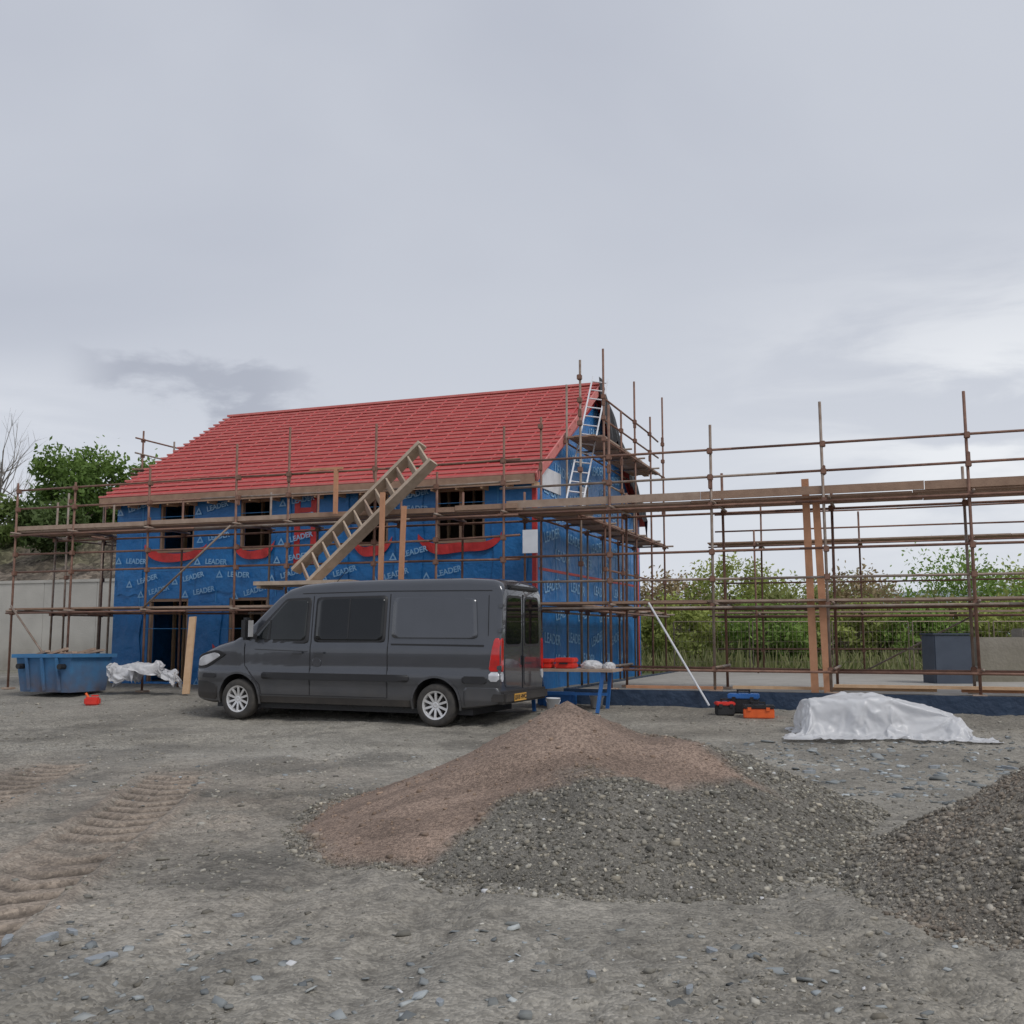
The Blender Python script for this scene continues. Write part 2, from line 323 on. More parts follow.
# ------------------------------------------------------------------ HOUSE
P0,P1,Q0,Q1=-18.7,-7.3,21.0,30.7; ZB,ZE,ZR=.35,5.12,8.05; QM=(Q0+Q1)/2
house=root('timber_frame_house','two storey house wrapped in blue membrane with red felt and battened roof','house',(P0,Q0,ZB))
def wallmesh(mb,fr,u0,u1,z0,z1,holes,t):
    us=sorted({u0,u1,*[h[0] for h in holes],*[h[1] for h in holes]}); zs=sorted({z0,z1,*[h[2] for h in holes],*[h[3] for h in holes]})
    def solid(i,j):
        if i<0 or j<0 or i>=len(us)-1 or j>=len(zs)-1: return False
        um=(us[i]+us[i+1])/2; zm=(zs[j]+zs[j+1])/2
        return not any(h[0]<um<h[1] and h[2]<zm<h[3] for h in holes)
    for i in range(len(us)-1):
        for j in range(len(zs)-1):
            if not solid(i,j): continue
            a,b,c_,d=us[i],us[i+1],zs[j],zs[j+1]
            for k in (0,t): mb.add([fr(a,k,c_),fr(b,k,c_),fr(b,k,d),fr(a,k,d)],[(0,1,2,3)])
            for (ii,jj,e) in((i-1,j,((a,c_),(a,d))),(i+1,j,((b,c_),(b,d))),(i,j-1,((a,c_),(b,c_))),(i,j+1,((a,d),(b,d)))):
                if not solid(ii,jj): mb.add([fr(e[0][0],0,e[0][1]),fr(e[1][0],0,e[1][1]),fr(e[1][0],t,e[1][1]),fr(e[0][0],t,e[0][1])],[(0,1,2,3)])
ups=[(-17.35,-16.3,3.72,4.9),(-14.95,-14.05,3.72,4.9),(-11.7,-10.9,3.72,4.9),(-9.7,-8.5,3.72,4.9)]
dns=[(-17.6,-16.4,ZB+.1,2.5),(-15.2,-14.1,1.25,2.5),(-11.9,-10.9,ZB+.1,2.5),(-9.7,-8.5,1.25,2.5)]
mb=MB(); wallmesh(mb,lambda u,k,z:(u,Q0+k,z),P0,P1,ZB,ZE,ups+dns,.22); mb.build('front_wall','blue',house)
mb=MB(); wallmesh(mb,lambda u,k,z:(u,Q1-k,z),P0,P1,ZB,ZE,[(-16,-15,3.7,4.9),(-11,-10,3.7,4.9),(-16,-15,1.3,2.5)],.22); mb.build('rear_wall','blue',house)
def gable(p,t,name):
    pr=[(Q0+.225,ZB),(Q1-.225,ZB),(Q1-.225,ZE+.08),(QM,ZR-.12),(Q0+.225,ZE+.08)]
    mb=MB(); mb.add([(p,q,z) for q,z in pr]+[(p+t,q,z) for q,z in pr],[(0,1,2,3,4),(9,8,7,6,5)]+[(i,(i+1)%5,5+(i+1)%5,5+i) for i in range(5)]); return mb.build(name,'blue',house)
gable(P0,.22,'gable_wall'); gable(P1-.22,.22,'gable_wall')
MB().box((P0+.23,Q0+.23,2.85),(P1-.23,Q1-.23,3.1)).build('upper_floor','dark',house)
MB().box((P0+.23,Q0+.23,ZB-.1),(P1-.23,Q1-.23,ZB+.08)).build('ground_floor','concl',house)
for (a,b,c_,d) in ups+dns:
    mb=MB(); x=a-.3
    while x<b+.4: mb.box((x,Q0+1.3,c_-.3 if c_>1 else ZB+.1),(x+.05,Q0+1.4,d+.2)); x+=.33
    mb.build('stud_partition','timber',house)
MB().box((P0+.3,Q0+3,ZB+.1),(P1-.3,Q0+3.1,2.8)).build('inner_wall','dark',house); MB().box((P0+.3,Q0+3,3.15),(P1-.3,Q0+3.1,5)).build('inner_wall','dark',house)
for k_,(a,b,c_,d) in enumerate(ups+dns):
    mb=MB()
    if c_>1: mb.box((a-.03,Q0-.03,c_-.07),(b+.03,Q0+.1,c_+.0))
    mb.box((a,Q0+.02,d-.07),(b,Q0+.12,d-.002)); mb.box((a+.002,Q0+.02,c_+.003),(a+.06,Q0+.12,d-.073)); mb.box((b-.06,Q0+.02,c_+.003),(b-.002,Q0+.12,d-.073))
    if b-a>1.1 and c_>3: mb.box(((a+b)/2-.03,Q0+.03,c_+.003),((a+b)/2+.03,Q0+.11,d-.073))
    mb.build('opening_frame','board',house)
    if c_>1:
        mb=MB(); n=20; vs=[]; ex=(.42 if b-a>1 else .12)
        for i in range(n+1):
            t=i/n; u=a-ex+(b-a+2*ex)*t; sag=1-(2*t-1)**4; top=c_+.16-.24*sag+.02*math.sin(t*9+k_)
            th=.14+.08*sag+.02*math.sin(t*7+k_*2); vs+=[(u,Q0-.035-.012*math.sin(i*.9),top),(u,Q0-.05-.02*math.sin(i*.7+k_),top-th)]
        mb.add(vs,[(2*i,2*i+2,2*i+3,2*i+1) for i in range(n)]); mb.build('red_flashing','redtape',house)
MB().box((-13.4,Q0-.02,3.15),(-13.25,Q0-.005,5.0)).box((-12.95,Q0-.02,3.3),(-12.8,Q0-.005,5.0)).box((-13.25,Q0-.015,3.9),(-12.95,Q0-.004,4.1)).box((-13.25,Q0-.015,4.5),(-12.95,Q0-.004,4.62)).build('red_tape_strip','redtape',house)
MB().box((P1-.08,Q0-.012,ZB+.02),(P1+.012,Q0-.002,ZE-.1)).box((P1+.002,Q0-.0,ZB+.02),(P1+.012,Q0+.09,ZE-.1)).build('corner_tape','redtape',house)
MB().box((P1+.002,Q1-.42,ZB+.02),(P1+.014,Q1-.2,ZE)).box((P1+.003,Q0+.2,3.02),(P1+.012,Q1-.43,3.08)).build('gable_tape','redtape',house)
MB().bar((P1+.02,Q0+.2,ZE+.0),(P1+.02,QM,ZR-.22),.02,.16).build('verge_tape','redtape',house); MB().bar((P1+.02,Q1-.2,ZE+.0),(P1+.02,QM+.05,ZR-.25),.02,.10).build('verge_tape','redtape',house)
mb=MB()
for z in (1.75,3.2,4.55): mb.box((P0+.01,Q0-.006,z),(P1-.12,Q0-.002,z+.014))
for p in (-17.9,-15.6,-13.9,-12.3,-10.3,-8.2): mb.box((p,Q0-.011,ZB+.05),(p+.035,Q0-.007,ZE-.05))
mb.build('membrane_seams','seam',house)
mb=MB()
for q in (22.4,24.2,26.0,27.8,29.5): mb.box((P1+.002,q,ZB+.03),(P1+.007,q+.04,ZE-.05))
for z in (1.75,4.6): mb.box((P1+.008,Q0+.25,z),(P1+.011,Q1-.45,z+.015))
mb.build('membrane_seams','seam',house)
def ripple(u0,u1,z0,z1,sd):
    nu,nz=14,10; vs=[]
    for j in range(nz+1):
        for i in range(nu+1):
            u=u0+(u1-u0)*i/nu; z=z0+(z1-z0)*j/nz
            r=float(fbm(np.array([u*1.3+z*.8]),np.array([z*1.1]),3,sd)[0])*.07
            vs.append((u+.03*math.sin(j*.9+sd)*(i in(0,nu)),Q0-.022-abs(r),z+.03*math.sin(i*.8+sd)*(j in(0,nz))))
    return MB().add(vs,[(j*(nu+1)+i,j*(nu+1)+i+1,(j+1)*(nu+1)+i+1,(j+1)*(nu+1)+i) for j in range(nz) for i in range(nu)])
for i,(a_,b_,z0,z1) in enumerate(((-18.6,-17.8,2.6,3.5),(-16.2,-15.1,2.65,4.9),(-13.9,-13.5,2.7,4.9),(-12.7,-11.9,2.7,4.9),(-10.7,-10.0,2.75,4.8),(-8.3,-7.5,2.7,4.5),(-18.6,-17.8,.6,2.2),(-16.2,-15.4,.7,2.4),(-13.9,-12.3,1.0,2.5))):
    ripple(a_,b_,z0,z1,50+i).build('lapped_membrane','blue',house,smooth=True)
def text(s,size,M4,ext=.001):
    cu=bpy.data.curves.new('t','FONT'); cu.body=s; cu.size=size; cu.align_x='CENTER'; cu.align_y='CENTER'; cu.extrude=ext; cu.offset=.004
    to=bpy.data.objects.new('t',cu); col.objects.link(to); dg=bpy.context.evaluated_depsgraph_get(); me=bpy.data.meshes.new_from_object(to.evaluated_get(dg)); bpy.data.objects.remove(to)
    me.transform(M4); return me
def textpart(items,size,m,parent,name):
    bm=bmesh.new(); b=BASE[parent.name]
    for s,M4 in items: bm.from_mesh(text(s,size,M4))
    me=bpy.data.meshes.new(name); bm.to_mesh(me); bm.free(); me.transform(Matrix.Translation(-b)); me.materials.append(M[m])
    o=bpy.data.objects.new(name,me); col.objects.link(o); o.parent=parent; return o
its=[]; logos=[]
def hit(a0,a1,z): return any(h[0]-.05<a1 and h[1]+.05>a0 and h[2]-.38<z<h[3]+.1 for h in ups+dns)
for zi,z in enumerate((4.80,4.42,3.95,3.42,3.02,2.68,2.0,1.5,1.0,.6)):
    p=-18.0+(zi*.37)%1.1
    while p<-7.95:
        zz_=z+random.uniform(-.06,.06)
        if not hit(p-.65,p+.40,zz_):
            rz=random.choice((9,12,7,-3,14)); its.append(('LEADER',Matrix.Translation((p,Q0-.075,zz_))@Matrix.Rotation(R(90),4,'X')@Matrix.Rotation(R(rz),4,'Z'))); logos.append((p-.55,zz_-.1*rz/12)); p+=1.3+random.uniform(0,.3)
        else: p+=.25
textpart(its,.18,'print',house,'membrane_print')
its=[]
for zi,z in enumerate((6.9,6.4,5.9,5.4,4.85,4.35,3.85,3.4,2.7,2.1,1.5,1.0)):
    q=22.1+(zi%2)*.8
    while q<29.4:
        if abs(q-QM)<min(4.2,(ZR-z)*1.45-.5): its.append(('LEADER',Matrix.Translation((P1+.016,q,z))@Matrix.Rotation(R(90),4,'Z')@Matrix.Rotation(R(90),4,'X')@Matrix.Rotation(R(random.choice((8,11,-4))),4,'Z')))
        q+=1.75+random.uniform(0,.3)
textpart(its,.33,'print',house,'membrane_print')
mb=MB()
for p,z in logos: mb.add([(p-.10,Q0-.074,z-.08),(p+.10,Q0-.074,z-.08),(p,Q0-.074,z+.10),(p-.05,Q0-.074,z-.05),(p+.05,Q0-.074,z-.05),(p,Q0-.074,z+.035)],[(0,1,4,3),(1,2,5,4),(2,0,3,5)])
mb.build('membrane_logo','print',house,norm=False)
# roof
rp0,rp1=P0-.25,P1+.15; qe0,qe1=Q0-.4,Q1+.4; sl_=(ZR-ZE)/(QM-Q0); zev=ZE-.4*sl_+.16; zr=ZR+.16
def slope(qa,za,qb,zb,th,pa,pb):
    mb=MB(); pr=[(qa,za),(qb,zb),(qb,zb-th),(qa,za-th)]
    mb.add([(pa,q,z) for q,z in pr]+[(pb,q,z) for q,z in pr],[(0,1,2,3),(7,6,5,4)]+[(i,(i+1)%4,4+(i+1)%4,4+i) for i in range(4)]); return mb
roof=slope(qe0,zev,QM,zr,.10,rp0,rp1).build('roof','red',house)
slope(QM+.002,zr,qe1,zev,.10,rp0,rp1).build('roof','red',house)
mb=MB(); nb=23
for i in range(nb):
    t=(i+.25)/nb; q=qe0+(QM-qe0)*t; z=zev+(zr-zev)*t+.03; pa=rp0-.02-random.uniform(0,.06)
    while pa<rp1:
        pb=min(pa+random.uniform(3,4.5),rp1+random.uniform(-.02,.08)); dz=random.uniform(-.006,.006); mb.bar((pa+.005,q,z+dz),(pb,q,z+dz+random.uniform(-.006,.006)),.055,.045); pa=pb
        if rp1-pa<.5: break
mb.build('roof_battens','batten',roof)
mb=MB(); p=rp0+.2
while p<rp1: mb.bar((p,qe0+.02,zev+.012),(p,QM-.05,zr-.01),.05,.022); p+=.6
mb.build('counter_battens','red',roof)
MB().box((rp0+.02,qe0-.03,zev-.20),(rp1-.02,qe0-.002,zev+.02)).build('fascia_board','board',house)
p=rp0+.3
while p<rp1: MB().box((p,qe0+.005,zev-.24),(p+.045,Q0-.003,zev-.12)).build('rafter_end','timber',house); p+=.6
MB().bar((rp0,QM,zr+.05),(rp1+.02,QM,zr+.05),.16,.06).build('ridge_strip','batten',roof)
mb=MB(); vs=[];n=26
for i in range(n+1):
    t=i/n; q=QM-.35+(qe1-QM)*t*.98; z=zr+.04-(zr-zev)*max(0,t*.98-.05)+.05
    w=(.75+.45*max(0,1-t*2.2))+.2*math.sin(i*2.3)+.14*math.sin(i*5.1); vs+=[(rp1+.06+.02*math.sin(i),q,z+.06),(rp1+.16+.06*math.sin(i*1.9),q,z-w)]
mb.add(vs,[(2*i,2*i+2,2*i+3,2*i+1) for i in range(n)]); mb.build('dark_overhang_strip','black',house)  # black strip added to stand in for the rear overhang's dark underside
MB().bar((rp1+.02,qe0-.02,zev-.06),(rp1+.02,QM,zr-.06),.035,.2).build('barge_board','batten',house)
MB().box((P1+.018,21.35,4.85),(P1+.04,22.7,5.35)).build('white_panel','white',house)
MB().box((P1+.018,24.3,4.75),(P1+.04,25.0,5.3)).build('white_panel','white',house)
MB().box((P0+.01,Q0+.01,-.1),(P1-.01,Q1-.01,ZB-.002)).build('foundation','conc',house)
solo(MB().box((-6.85,18.92,3.2),(-6.54,18.94,3.66)),'notice_board','white notice board tied to scaffold at the house corner','sign','white',(-6.7,18.93,3.2))
# ------------------------------------------------------------------ SLAB
slab=root('foundation_slab','low concrete slab edged in navy membrane under the empty scaffold','foundation',(-5.95,18.7,.2))
MB().box((-5.9,18.74,.0),(12,30.4,.56)).build('concrete_slab','concl',slab)
MB().box((-5.95,18.70,-.05),(12,18.735,.60)).box((-5.95,18.74,-.05),(-5.905,30.4,.60)).build('membrane_edge','dpm',slab)
# ------------------------------------------------------------------ SCAFFOLDS
def cmesh(sx,h):
    mb=MB().box((-sx,-sx,-h),(sx,sx,h)); o=mb.build('coupler_src','rust',bevel=.012); me=o.data; bpy.data.objects.remove(o); me.name='coupler'; return me
CM1=cmesh(.05,.055); CM2=cmesh(.036,.09)
def scaffold(label,ax,fo,fi,pos,tops,itops,zb,levels,rails,group=None,braces=(),ext=.35,irails=(),far=False,el=None):
    P=(lambda a,f,z:(a,f,z)) if ax=='p' else (lambda a,f,z:(f,a,z))
    el=ext if el is None else el
    rt=root('scaffold',label,'scaffold',P(pos[0],fo,zb),group); bs=BASE[rt.name]
    zl=[l[0] for l in levels]
    for row,f,tp in((0,fo,tops),(1,fi,itops)):
        for a,t in zip(pos,tp):
            if t is None: continue
            j=random.uniform(-.03,.03)
            st=MB().tube(P(a+j,f,zb),P(a+j+random.uniform(-.05,.05),f+random.uniform(-.03,.03),t+random.uniform(-.12,.12)),.0265).build('standard','rust' if random.random()<.6 else 'galv',rt,smooth=True)
            cz=[(z-.02,CM1) for z in zl+(list(rails) if row==0 else []) if z<t]
            if t-zb>5: cz.append((t-1.2,CM2))
            if far: cz=cz[:3]
            for z,cm in cz:
                o=bpy.data.objects.new('coupler',cm); col.objects.link(o); o.parent=st; o.location=Vector(P(a+j,f,z))-bs
            if not far:
                x=P(a,f,zb); MB().box((x[0]-.11,x[1]-.11,zb-.01),(x[0]+.11,x[1]+.11,zb+.03)).build('base_plate','board2',st)
    sg=-1 if fo<fi else 1
    def run(name,a0,a1,f,z,m):
        a=a0
        zz=z+random.uniform(-.02,.02)
        while a<a1-.3:
            b=min(a+random.uniform(4.5,6.4),a1); z2=z+random.uniform(-.03,.03); MB().tube(P(a-.05,f,zz),P(b,f+random.uniform(-.01,.01),z2),.0238).build(name,m if random.random()<.75 else 'galv',rt,smooth=True); a=b; zz=z2
    for l in levels:
        z,a0,a1,bd=l
        for f in (fo,fi):
            off=sg*.055
            run('ledger',a0-el,a1+ext,f+off*(1 if f==fo else -1),z-.03,'rust')
        for a in pos:
            if a0-.1<=a<=a1+.1: MB().tube(P(a+.06,fo+sg*.25,z+.02),P(a+.06,fi-sg*.12,z+.02),.0245).build('transom','galv',rt,smooth=True)
        if bd:
            lo,hi=(min(fo,fi)+.04,max(fo,fi)-.03); nbd=5; w=(hi-lo)/nbd; eb=min(el,.25)
            for k in range(nbd):
                a=a0-eb-random.uniform(0,eb)
                while a<a1+.1:
                    b=min(a+3.9,a1+.25+random.uniform(0,.2)); f=lo+w*(k+.5); dz=random.uniform(0,.02)
                    MB().bar(P(a,f,z+.068+dz),P(b-.01,f,z+.068+dz+random.uniform(-.015,.015)),w*.93,.038).build('scaffold_board',random.choice(('board','board','board2')),rt); a=b
            if bd>1:
                a=a0-eb; h=.15 if bd>2 else .10
                while a<a1:
                    b=min(a+3.9,a1+.3)
                    if bd>2 or random.random()<.75: MB().bar(P(a,fo+(.03 if sg<0 else -.03),z+.10+h/2),P(b-.01,fo+(.03 if sg<0 else -.03),z+.10+h/2+random.uniform(-.025,.025)),.038,h).build('toe_board',random.choice(('board','board2')),rt)
                    a=b
    for z in rails: run('guard_rail',levels[-1][1]-el,levels[-1][2]+ext,fo+sg*-.055,z,'rust')
    for z in irails: run('guard_rail',pos[0]-ext,pos[-1]+ext,fi+.05,z,'galv')
    for a,za,b,zb2 in braces: MB().tube(P(a,fo-sg*-.11,za),P(b,fo-sg*-.11,zb2),.0245).build('brace','galv',rt,smooth=True)
    return rt
pos=[-19.95,-18.2,-16.0,-13.6,-12.3,-10.2,-8.75,-7.3]
scaffold('rusty tube scaffold with plank walkways across the front of the blue house','p',19.0,20.25,pos,[5.3,5.3,5.4,5.75,6.2,6.15,4.9,5.9],[4.9,4.9,4.9,4.9,4.9,4.9,4.7,4.7],.33,[(2.15,-19.95,-12.6,1),(4.02,-19.95,-7.3,2)],[3.1,3.55,4.65,5.1],braces=((-18.2,.5,-19.9,2.3),(-16,2.2,-13.7,4.0)),el=.1)
pos=[-5.1,-3.15,-1.1,1.25,3.4,5.5,7.6]
scaffold('long rusty scaffold standing on the empty slab along its front edge','p',19.05,20.3,pos,[6.0,5.6,5.75,5.85,5.9,5.9,5.9],[4.6,4.9,4.3,4.6,4.6,4.6,4.6],.575,[(1.0,-6.6,7.6,0),(2.15,-6.9,7.6,1),(4.02,-7.0,7.6,3)],[2.65,3.15,4.55,5.05])
pos=[20.6,22.5,24.1,25.5,27.2,28.9]
scaffold('tall rusty scaffold with three plank lifts against the blue gable end','q',-6.15,-7.05,pos,[7.5,8.15,7.0,8.2,7.6,8.4],[6.4,7.4,5.2,5.2,5.2,5.2],.36,[(2.15,20.6,28.9,1),(4.1,20.6,28.9,1),(6.1,22.8,28.3,1)],[3.1,5.1,6.6,7.1],ext=.2)
pos=[20.9,22.2,23.6,25.5,27.6,29.5]
scaffold('rusty scaffold with raised end platform beyond the left end of the house','q',-20.2,-19.1,pos,[5.4,5.4,7.5,7.4,7.4,7.3],[5,5,7.2,7.2,7,7],.36,[(2.15,20.9,29.5,1),(4.1,20.9,29.5,1),(6.2,23.6,29.5,1)],[3.1,5.1,6.75,7.2])
pos=[-3.6,-.9,1.9,4.7,7.5,10.3]
scaffold('far scaffold run along the back edge of the empty slab','p',30.2,29.0,pos,[5.4,5.0,5.2,5.1,5.3,5.2],[4.6,None,4.6,None,4.6,None],.4,[(2.15,-4.5,11.8,1),(4.1,-4.5,11.8,1)],[1.2,3.1,4.6,5.1],braces=((-.9,.6,1.9,2.1),),far=True)
# ------------------------------------------------------------------ timber stair
st=root('timber_stair','bare timber staircase leaning up diagonally against the front scaffold','stair',(-12.1,18.6,2.85))
a=Vector((-11.95,18.8,2.95)); b=Vector((-9.0,18.8,5.50)); d=(b-a).normalized(); nrm=Vector((-d.z,0,d.x)); w=nrm*-.56+Vector((0,-.24,0))
for o_ in (Vector((0,0,0)),w): MB().bar(a+o_,b+o_,.24,.085,up=tuple(w.normalized())).build('stringer','timber_grey',st)
n=12
for i in range(n):
    c_=a+(b-a)*((i+.6)/n)
    MB().bar(c_+w*.08,c_+w*.92,.035,.25,up=tuple((d*.62+Vector((0,-.78,0))).normalized())).build('tread','timber_grey' if i%3 else 'board2',st)
solo(MB().box((-12.45,18.0,2.62),(-10.2,18.93,2.70)).box((-12.4,18.05,2.56),(-12.3,18.9,2.617)).box((-10.4,18.05,2.56),(-10.3,18.9,2.617)),'timber_landing','pale timber landing platform at the foot of the staircase','platform','timber_grey',(-12,18.4,2.6))
for p,z0,z1,t,lb in ((-9.62,2.7,4.45,.04,'upright orange plank standing under the staircase, left of the pair'),(-9.22,2.7,4.15,.12,'upright orange plank standing under the staircase, right of the pair')):
    solo(MB().bar((p,18.2,z0-2.3),(p+t,18.2,z1),.10,.05),'timber_prop',lb,'plank','treated',(p,18.2,z0-2.3))
solo(MB().box((-11.1,18.85,4.15),(-11.02,18.92,5.1)).box((-11.7,18.86,5.1),(-10.9,18.91,5.15)),'timber_trestle','fresh timber post and crosspiece above the upper walkway','timber','treated',(-11,18.9,4.15))
def ladder(label,a,b,wdir,n,m='alu'):
    rt=root('ladder',label,'ladder',tuple(a)); a=Vector(a);b=Vector(b);w=Vector(wdir)
    for o_ in (w*.5,w*-.5): MB().bar(a+o_,b+o_,.07,.035,up=tuple(w)).build('stile',m,rt)
    for i in range(n):
        c_=a+(b-a)*((i+.5)/n); MB().tube(c_+w*.48,c_+w*-.48,.018,6).build('rung',m,rt)
ladder('grey aluminium ladder leaning up the gable end to the roof ridge',(-6.72,21.75,4.2),(-6.72,24.3,8.0),(.36,.12,-.05),15)
solo(MB().tube((-3.2,18.6,.35),(-4.35,18.95,2.2),.02),'leaning_pole','thin white pole leaning on the front of the slab scaffold','pole','white',(-3.2,18.6,.35))
for p,t,z1,lb in ((-1.42,-.06,4.45,'left of two tall raw boards stood upright in the slab scaffold'),(-1.2,-.1,4.1,'right of two tall raw boards stood upright in the slab scaffold')):
    solo(MB().bar((p,19.25,.58),(p+t,19.35,z1),.13,.04,up=(0,1,0)),'upright_board',lb,'board','treated',(p,19.25,.58))
for p0,p1,q,z,m,lb in ((-2.9,.6,19.5,.64,'timber','lowest fresh timber board lying on the slab behind the white sheet'),(-1.1,2.3,19.35,.70,'timber','long fresh timber board lying on slab above the white sheet'),(1.0,4.6,19.6,.64,'treated','orange timber board lying at the right end of slab'),(-4.9,-3.1,19.4,.62,'treated','short orange board lying on the slab left of the toolboxes')):
    solo(MB().bar((p0,q,z),(p1,q+.1,z),.2,.05),'loose_board',lb,'board',m,(p0,q,z))
solo(MB().bar((-14.5,18.6,.33),(-14.62,18.9,2.0),.17,.045,up=(0,1,0)),'leaning_plank','short orange plank leaning on the scaffold beside white rubble sacks','plank','timber',(-14.5,18.6,.33))
# ------------------------------------------------------------------ SKIP
sk=root('rubbish_skip','battered blue steel skip beside the left end of the house','skip',(-18.0,18.6,.36))
def trap(x0,x1,y0,y1,z0,z1,ins):
    return [(x0+ins,y0+.1,z0),(x1-ins,y0+.1,z0),(x1-ins,y1-.1,z0),(x0+ins,y1-.1,z0),(x0,y0,z1),(x1,y0,z1),(x1,y1,z1),(x0,y1,z1)]
X0,X1=-18.3,-16.75
o_=trap(X0,X1,17.6,18.85,.36,1.14,.07); i_=trap(X0+.05,X1-.05,17.65,18.8,.42,1.135,.07)
MB().add(o_+i_,[(0,3,2,1),(0,1,5,4),(1,2,6,5),(2,3,7,6),(3,0,4,7),(8,9,10,11),(8,12,13,9),(9,13,14,10),(10,14,15,11),(11,15,12,8),(4,5,13,12),(5,6,14,13),(6,7,15,14),(7,4,12,15)]).build('skip_body','skip',sk)
mb=MB()
for a_,b_ in (((X0-.03,17.57,1.14),(X1+.03,17.57,1.16)),((X0-.03,18.88,1.14),(X1+.03,18.88,1.14)),((X0-.03,17.53,1.14),(X0-.03,18.92,1.14)),((X1+.03,17.53,1.16),(X1+.03,18.92,1.14))): mb.bar(a_,b_,.07,.08)
mb.build('rim','skip',sk)
for p in (-17.95,-17.52,-17.1): MB().bar((p,17.66,.4),(p,17.54,1.1),.05,.05).build('rib','skip',sk)
for p in (X0+.2,X1-.2): MB().tube((p,17.46,.92),(p,17.62,.92),.06,10).build('lifting_lug','black',sk)
mb=MB()
for i in range(16):
    x=random.uniform(-18.0,-17.0);y=random.uniform(17.9,18.6); mb.bar((x-.3,y,1.05+random.uniform(0,.12)),(x+.3,y+random.uniform(-.2,.2),1.1+random.uniform(0,.2)),.12,.05)
solo(mb,'skip_waste','broken timber and waste filling the blue skip','rubbish','board2',(-17.7,18.2,1.1),)
# ------------------------------------------------------------------ draped plastic (settled over its load as cloth)
def cloth_sheet(name,label,cat,m,cx,cy,sx,sy,rot,lumps,nx,ny,seed,grow_=-.12,frames=45,group=None,dz=.03):
    z0=float(base_z(np.array([cx]),np.array([cy]))[0])+.02
    tmp=[]
    def coll(vs,fs):
        me=bpy.data.meshes.new('c'); me.from_pydata(vs,[],fs); o=bpy.data.objects.new('c',me); col.objects.link(o); md=o.modifiers.new('c','COLLISION'); o.collision.thickness_outer=.015; o.collision.cloth_friction=40; tmp.append(o)
    g=np.linspace(-3,3,25); vs=[(cx+a,cy+b,z0+.02) for b in g for a in g]; coll(vs,[(j*25+i,j*25+i+1,(j+1)*25+i+1,(j+1)*25+i) for j in range(24) for i in range(24)])
    ca,sa=math.cos(rot),math.sin(rot); random.seed(seed)
    for (u,v,lx,ly,h) in lumps:
        bm=bmesh.new(); bmesh.ops.create_cube(bm,size=2); bmesh.ops.subdivide_edges(bm,edges=bm.edges,cuts=3,use_grid_fill=True)
        pts=[]
        for w_ in bm.verts:
            x=u+w_.co.x*lx+random.uniform(-.04,.04); y=v+w_.co.y*ly+random.uniform(-.04,.04); z=(w_.co.z*.5+.5)*h*(1+random.uniform(-.14,.14)); pts.append((cx+x*ca-y*sa,cy+x*sa+y*ca,z0+z))
        fs=[tuple(q.index for q in f.verts) for f in bm.faces]; bm.free(); coll(pts,fs)
    U,V=np.meshgrid(np.linspace(-sx,sx,nx),np.linspace(-sy,sy,ny)); H=max(l[4] for l in lumps)
    k=1+.10*fbm(U*2,V*2,3,seed); U2=U*k;V2=V*k
    Z=z0+H+.14+.25*fbm(U*3,V*3,3,seed+4)+.10*fbm(U*9,V*9,2,seed+6)
    vs=np.stack([cx+U2*ca-V2*sa,cy+U2*sa+V2*ca,Z],-1).reshape(-1,3); i=np.arange(nx*ny).reshape(ny,nx); F=np.stack([i[:-1,:-1],i[:-1,1:],i[1:,1:],i[1:,:-1]],-1).reshape(-1,4)
    me=bpy.data.meshes.new(name); me.from_pydata(vs.tolist(),[],F.tolist()); o=bpy.data.objects.new(name,me); col.objects.link(o)
    md=o.modifiers.new('cl','CLOTH'); s=md.settings; s.quality=6; s.mass=.12; s.tension_stiffness=20; s.compression_stiffness=20; s.shear_stiffness=8; s.bending_stiffness=.03; s.shrink_min=grow_; s.air_damping=1.5
    md.collision_settings.collision_quality=3; md.collision_settings.distance_min=.012; md.collision_settings.use_self_collision=False
    scn=bpy.context.scene; scn.frame_start=1; scn.frame_end=frames
    for f in range(1,frames+1): scn.frame_set(f)
    dg=bpy.context.evaluated_depsgraph_get(); nm=bpy.data.meshes.new_from_object(o.evaluated_get(dg)); o.modifiers.clear(); o.data=nm
    for t in tmp: bpy.data.objects.remove(t)
    nm.materials.clear(); nm.materials.append(M[m]); nm.transform(Matrix.Translation((-cx,-cy,-z0))); o.location=(cx,cy,z0-dz)
    for p in nm.polygons: p.use_smooth=True
    sd=o.modifiers.new('s','SUBSURF'); sd.levels=1; sd.render_levels=1
    scn.frame_set(1)
    return tag(o,label,cat,group)
cloth_sheet('plastic_sheet','big crumpled white plastic sheet covering a low pile in front of the slab','sheet','poly',5.4,15.4,1.36,1.0,R(-8),[(-.68,.1,.34,.30,.50),(-.15,.0,.28,.3,.56),(.45,.05,.3,.28,.42),(.95,-.2,.16,.16,.28)],118,86,5,grow_=-.22,dz=.07)
for x,y,sx,sy,H,sd,lb in ((-8.6,23.0,.5,.5,.55,21,'leftmost white rubble sack, half open beside the blue skip'),(-8.05,22.85,.55,.5,.62,27,'middle white rubble sack slumped below the dark doorway'),(-7.55,22.65,.4,.4,.45,33,'small white rubble sack nearest the leaning plank')):
    cloth_sheet('rubble_sack',lb,'sack','bag',x,y,sx,sy,0,[(0,0,sx*.42,sy*.4,H),(sx*.3,-.1,sx*.2,sy*.2,H*.6)],46,40,sd,grow_=-.2,frames=38)
x,y=-8.5,21.1; z=G(x,y)
fc=root('fuel_can','small red plastic fuel can alone on the ground left of the van','can',(x,y,z),site=False)
MB().box((x-.17,y-.08,z),(x+.13,y+.08,z+.16)).build('can_body','redp',fc,bevel=.03)
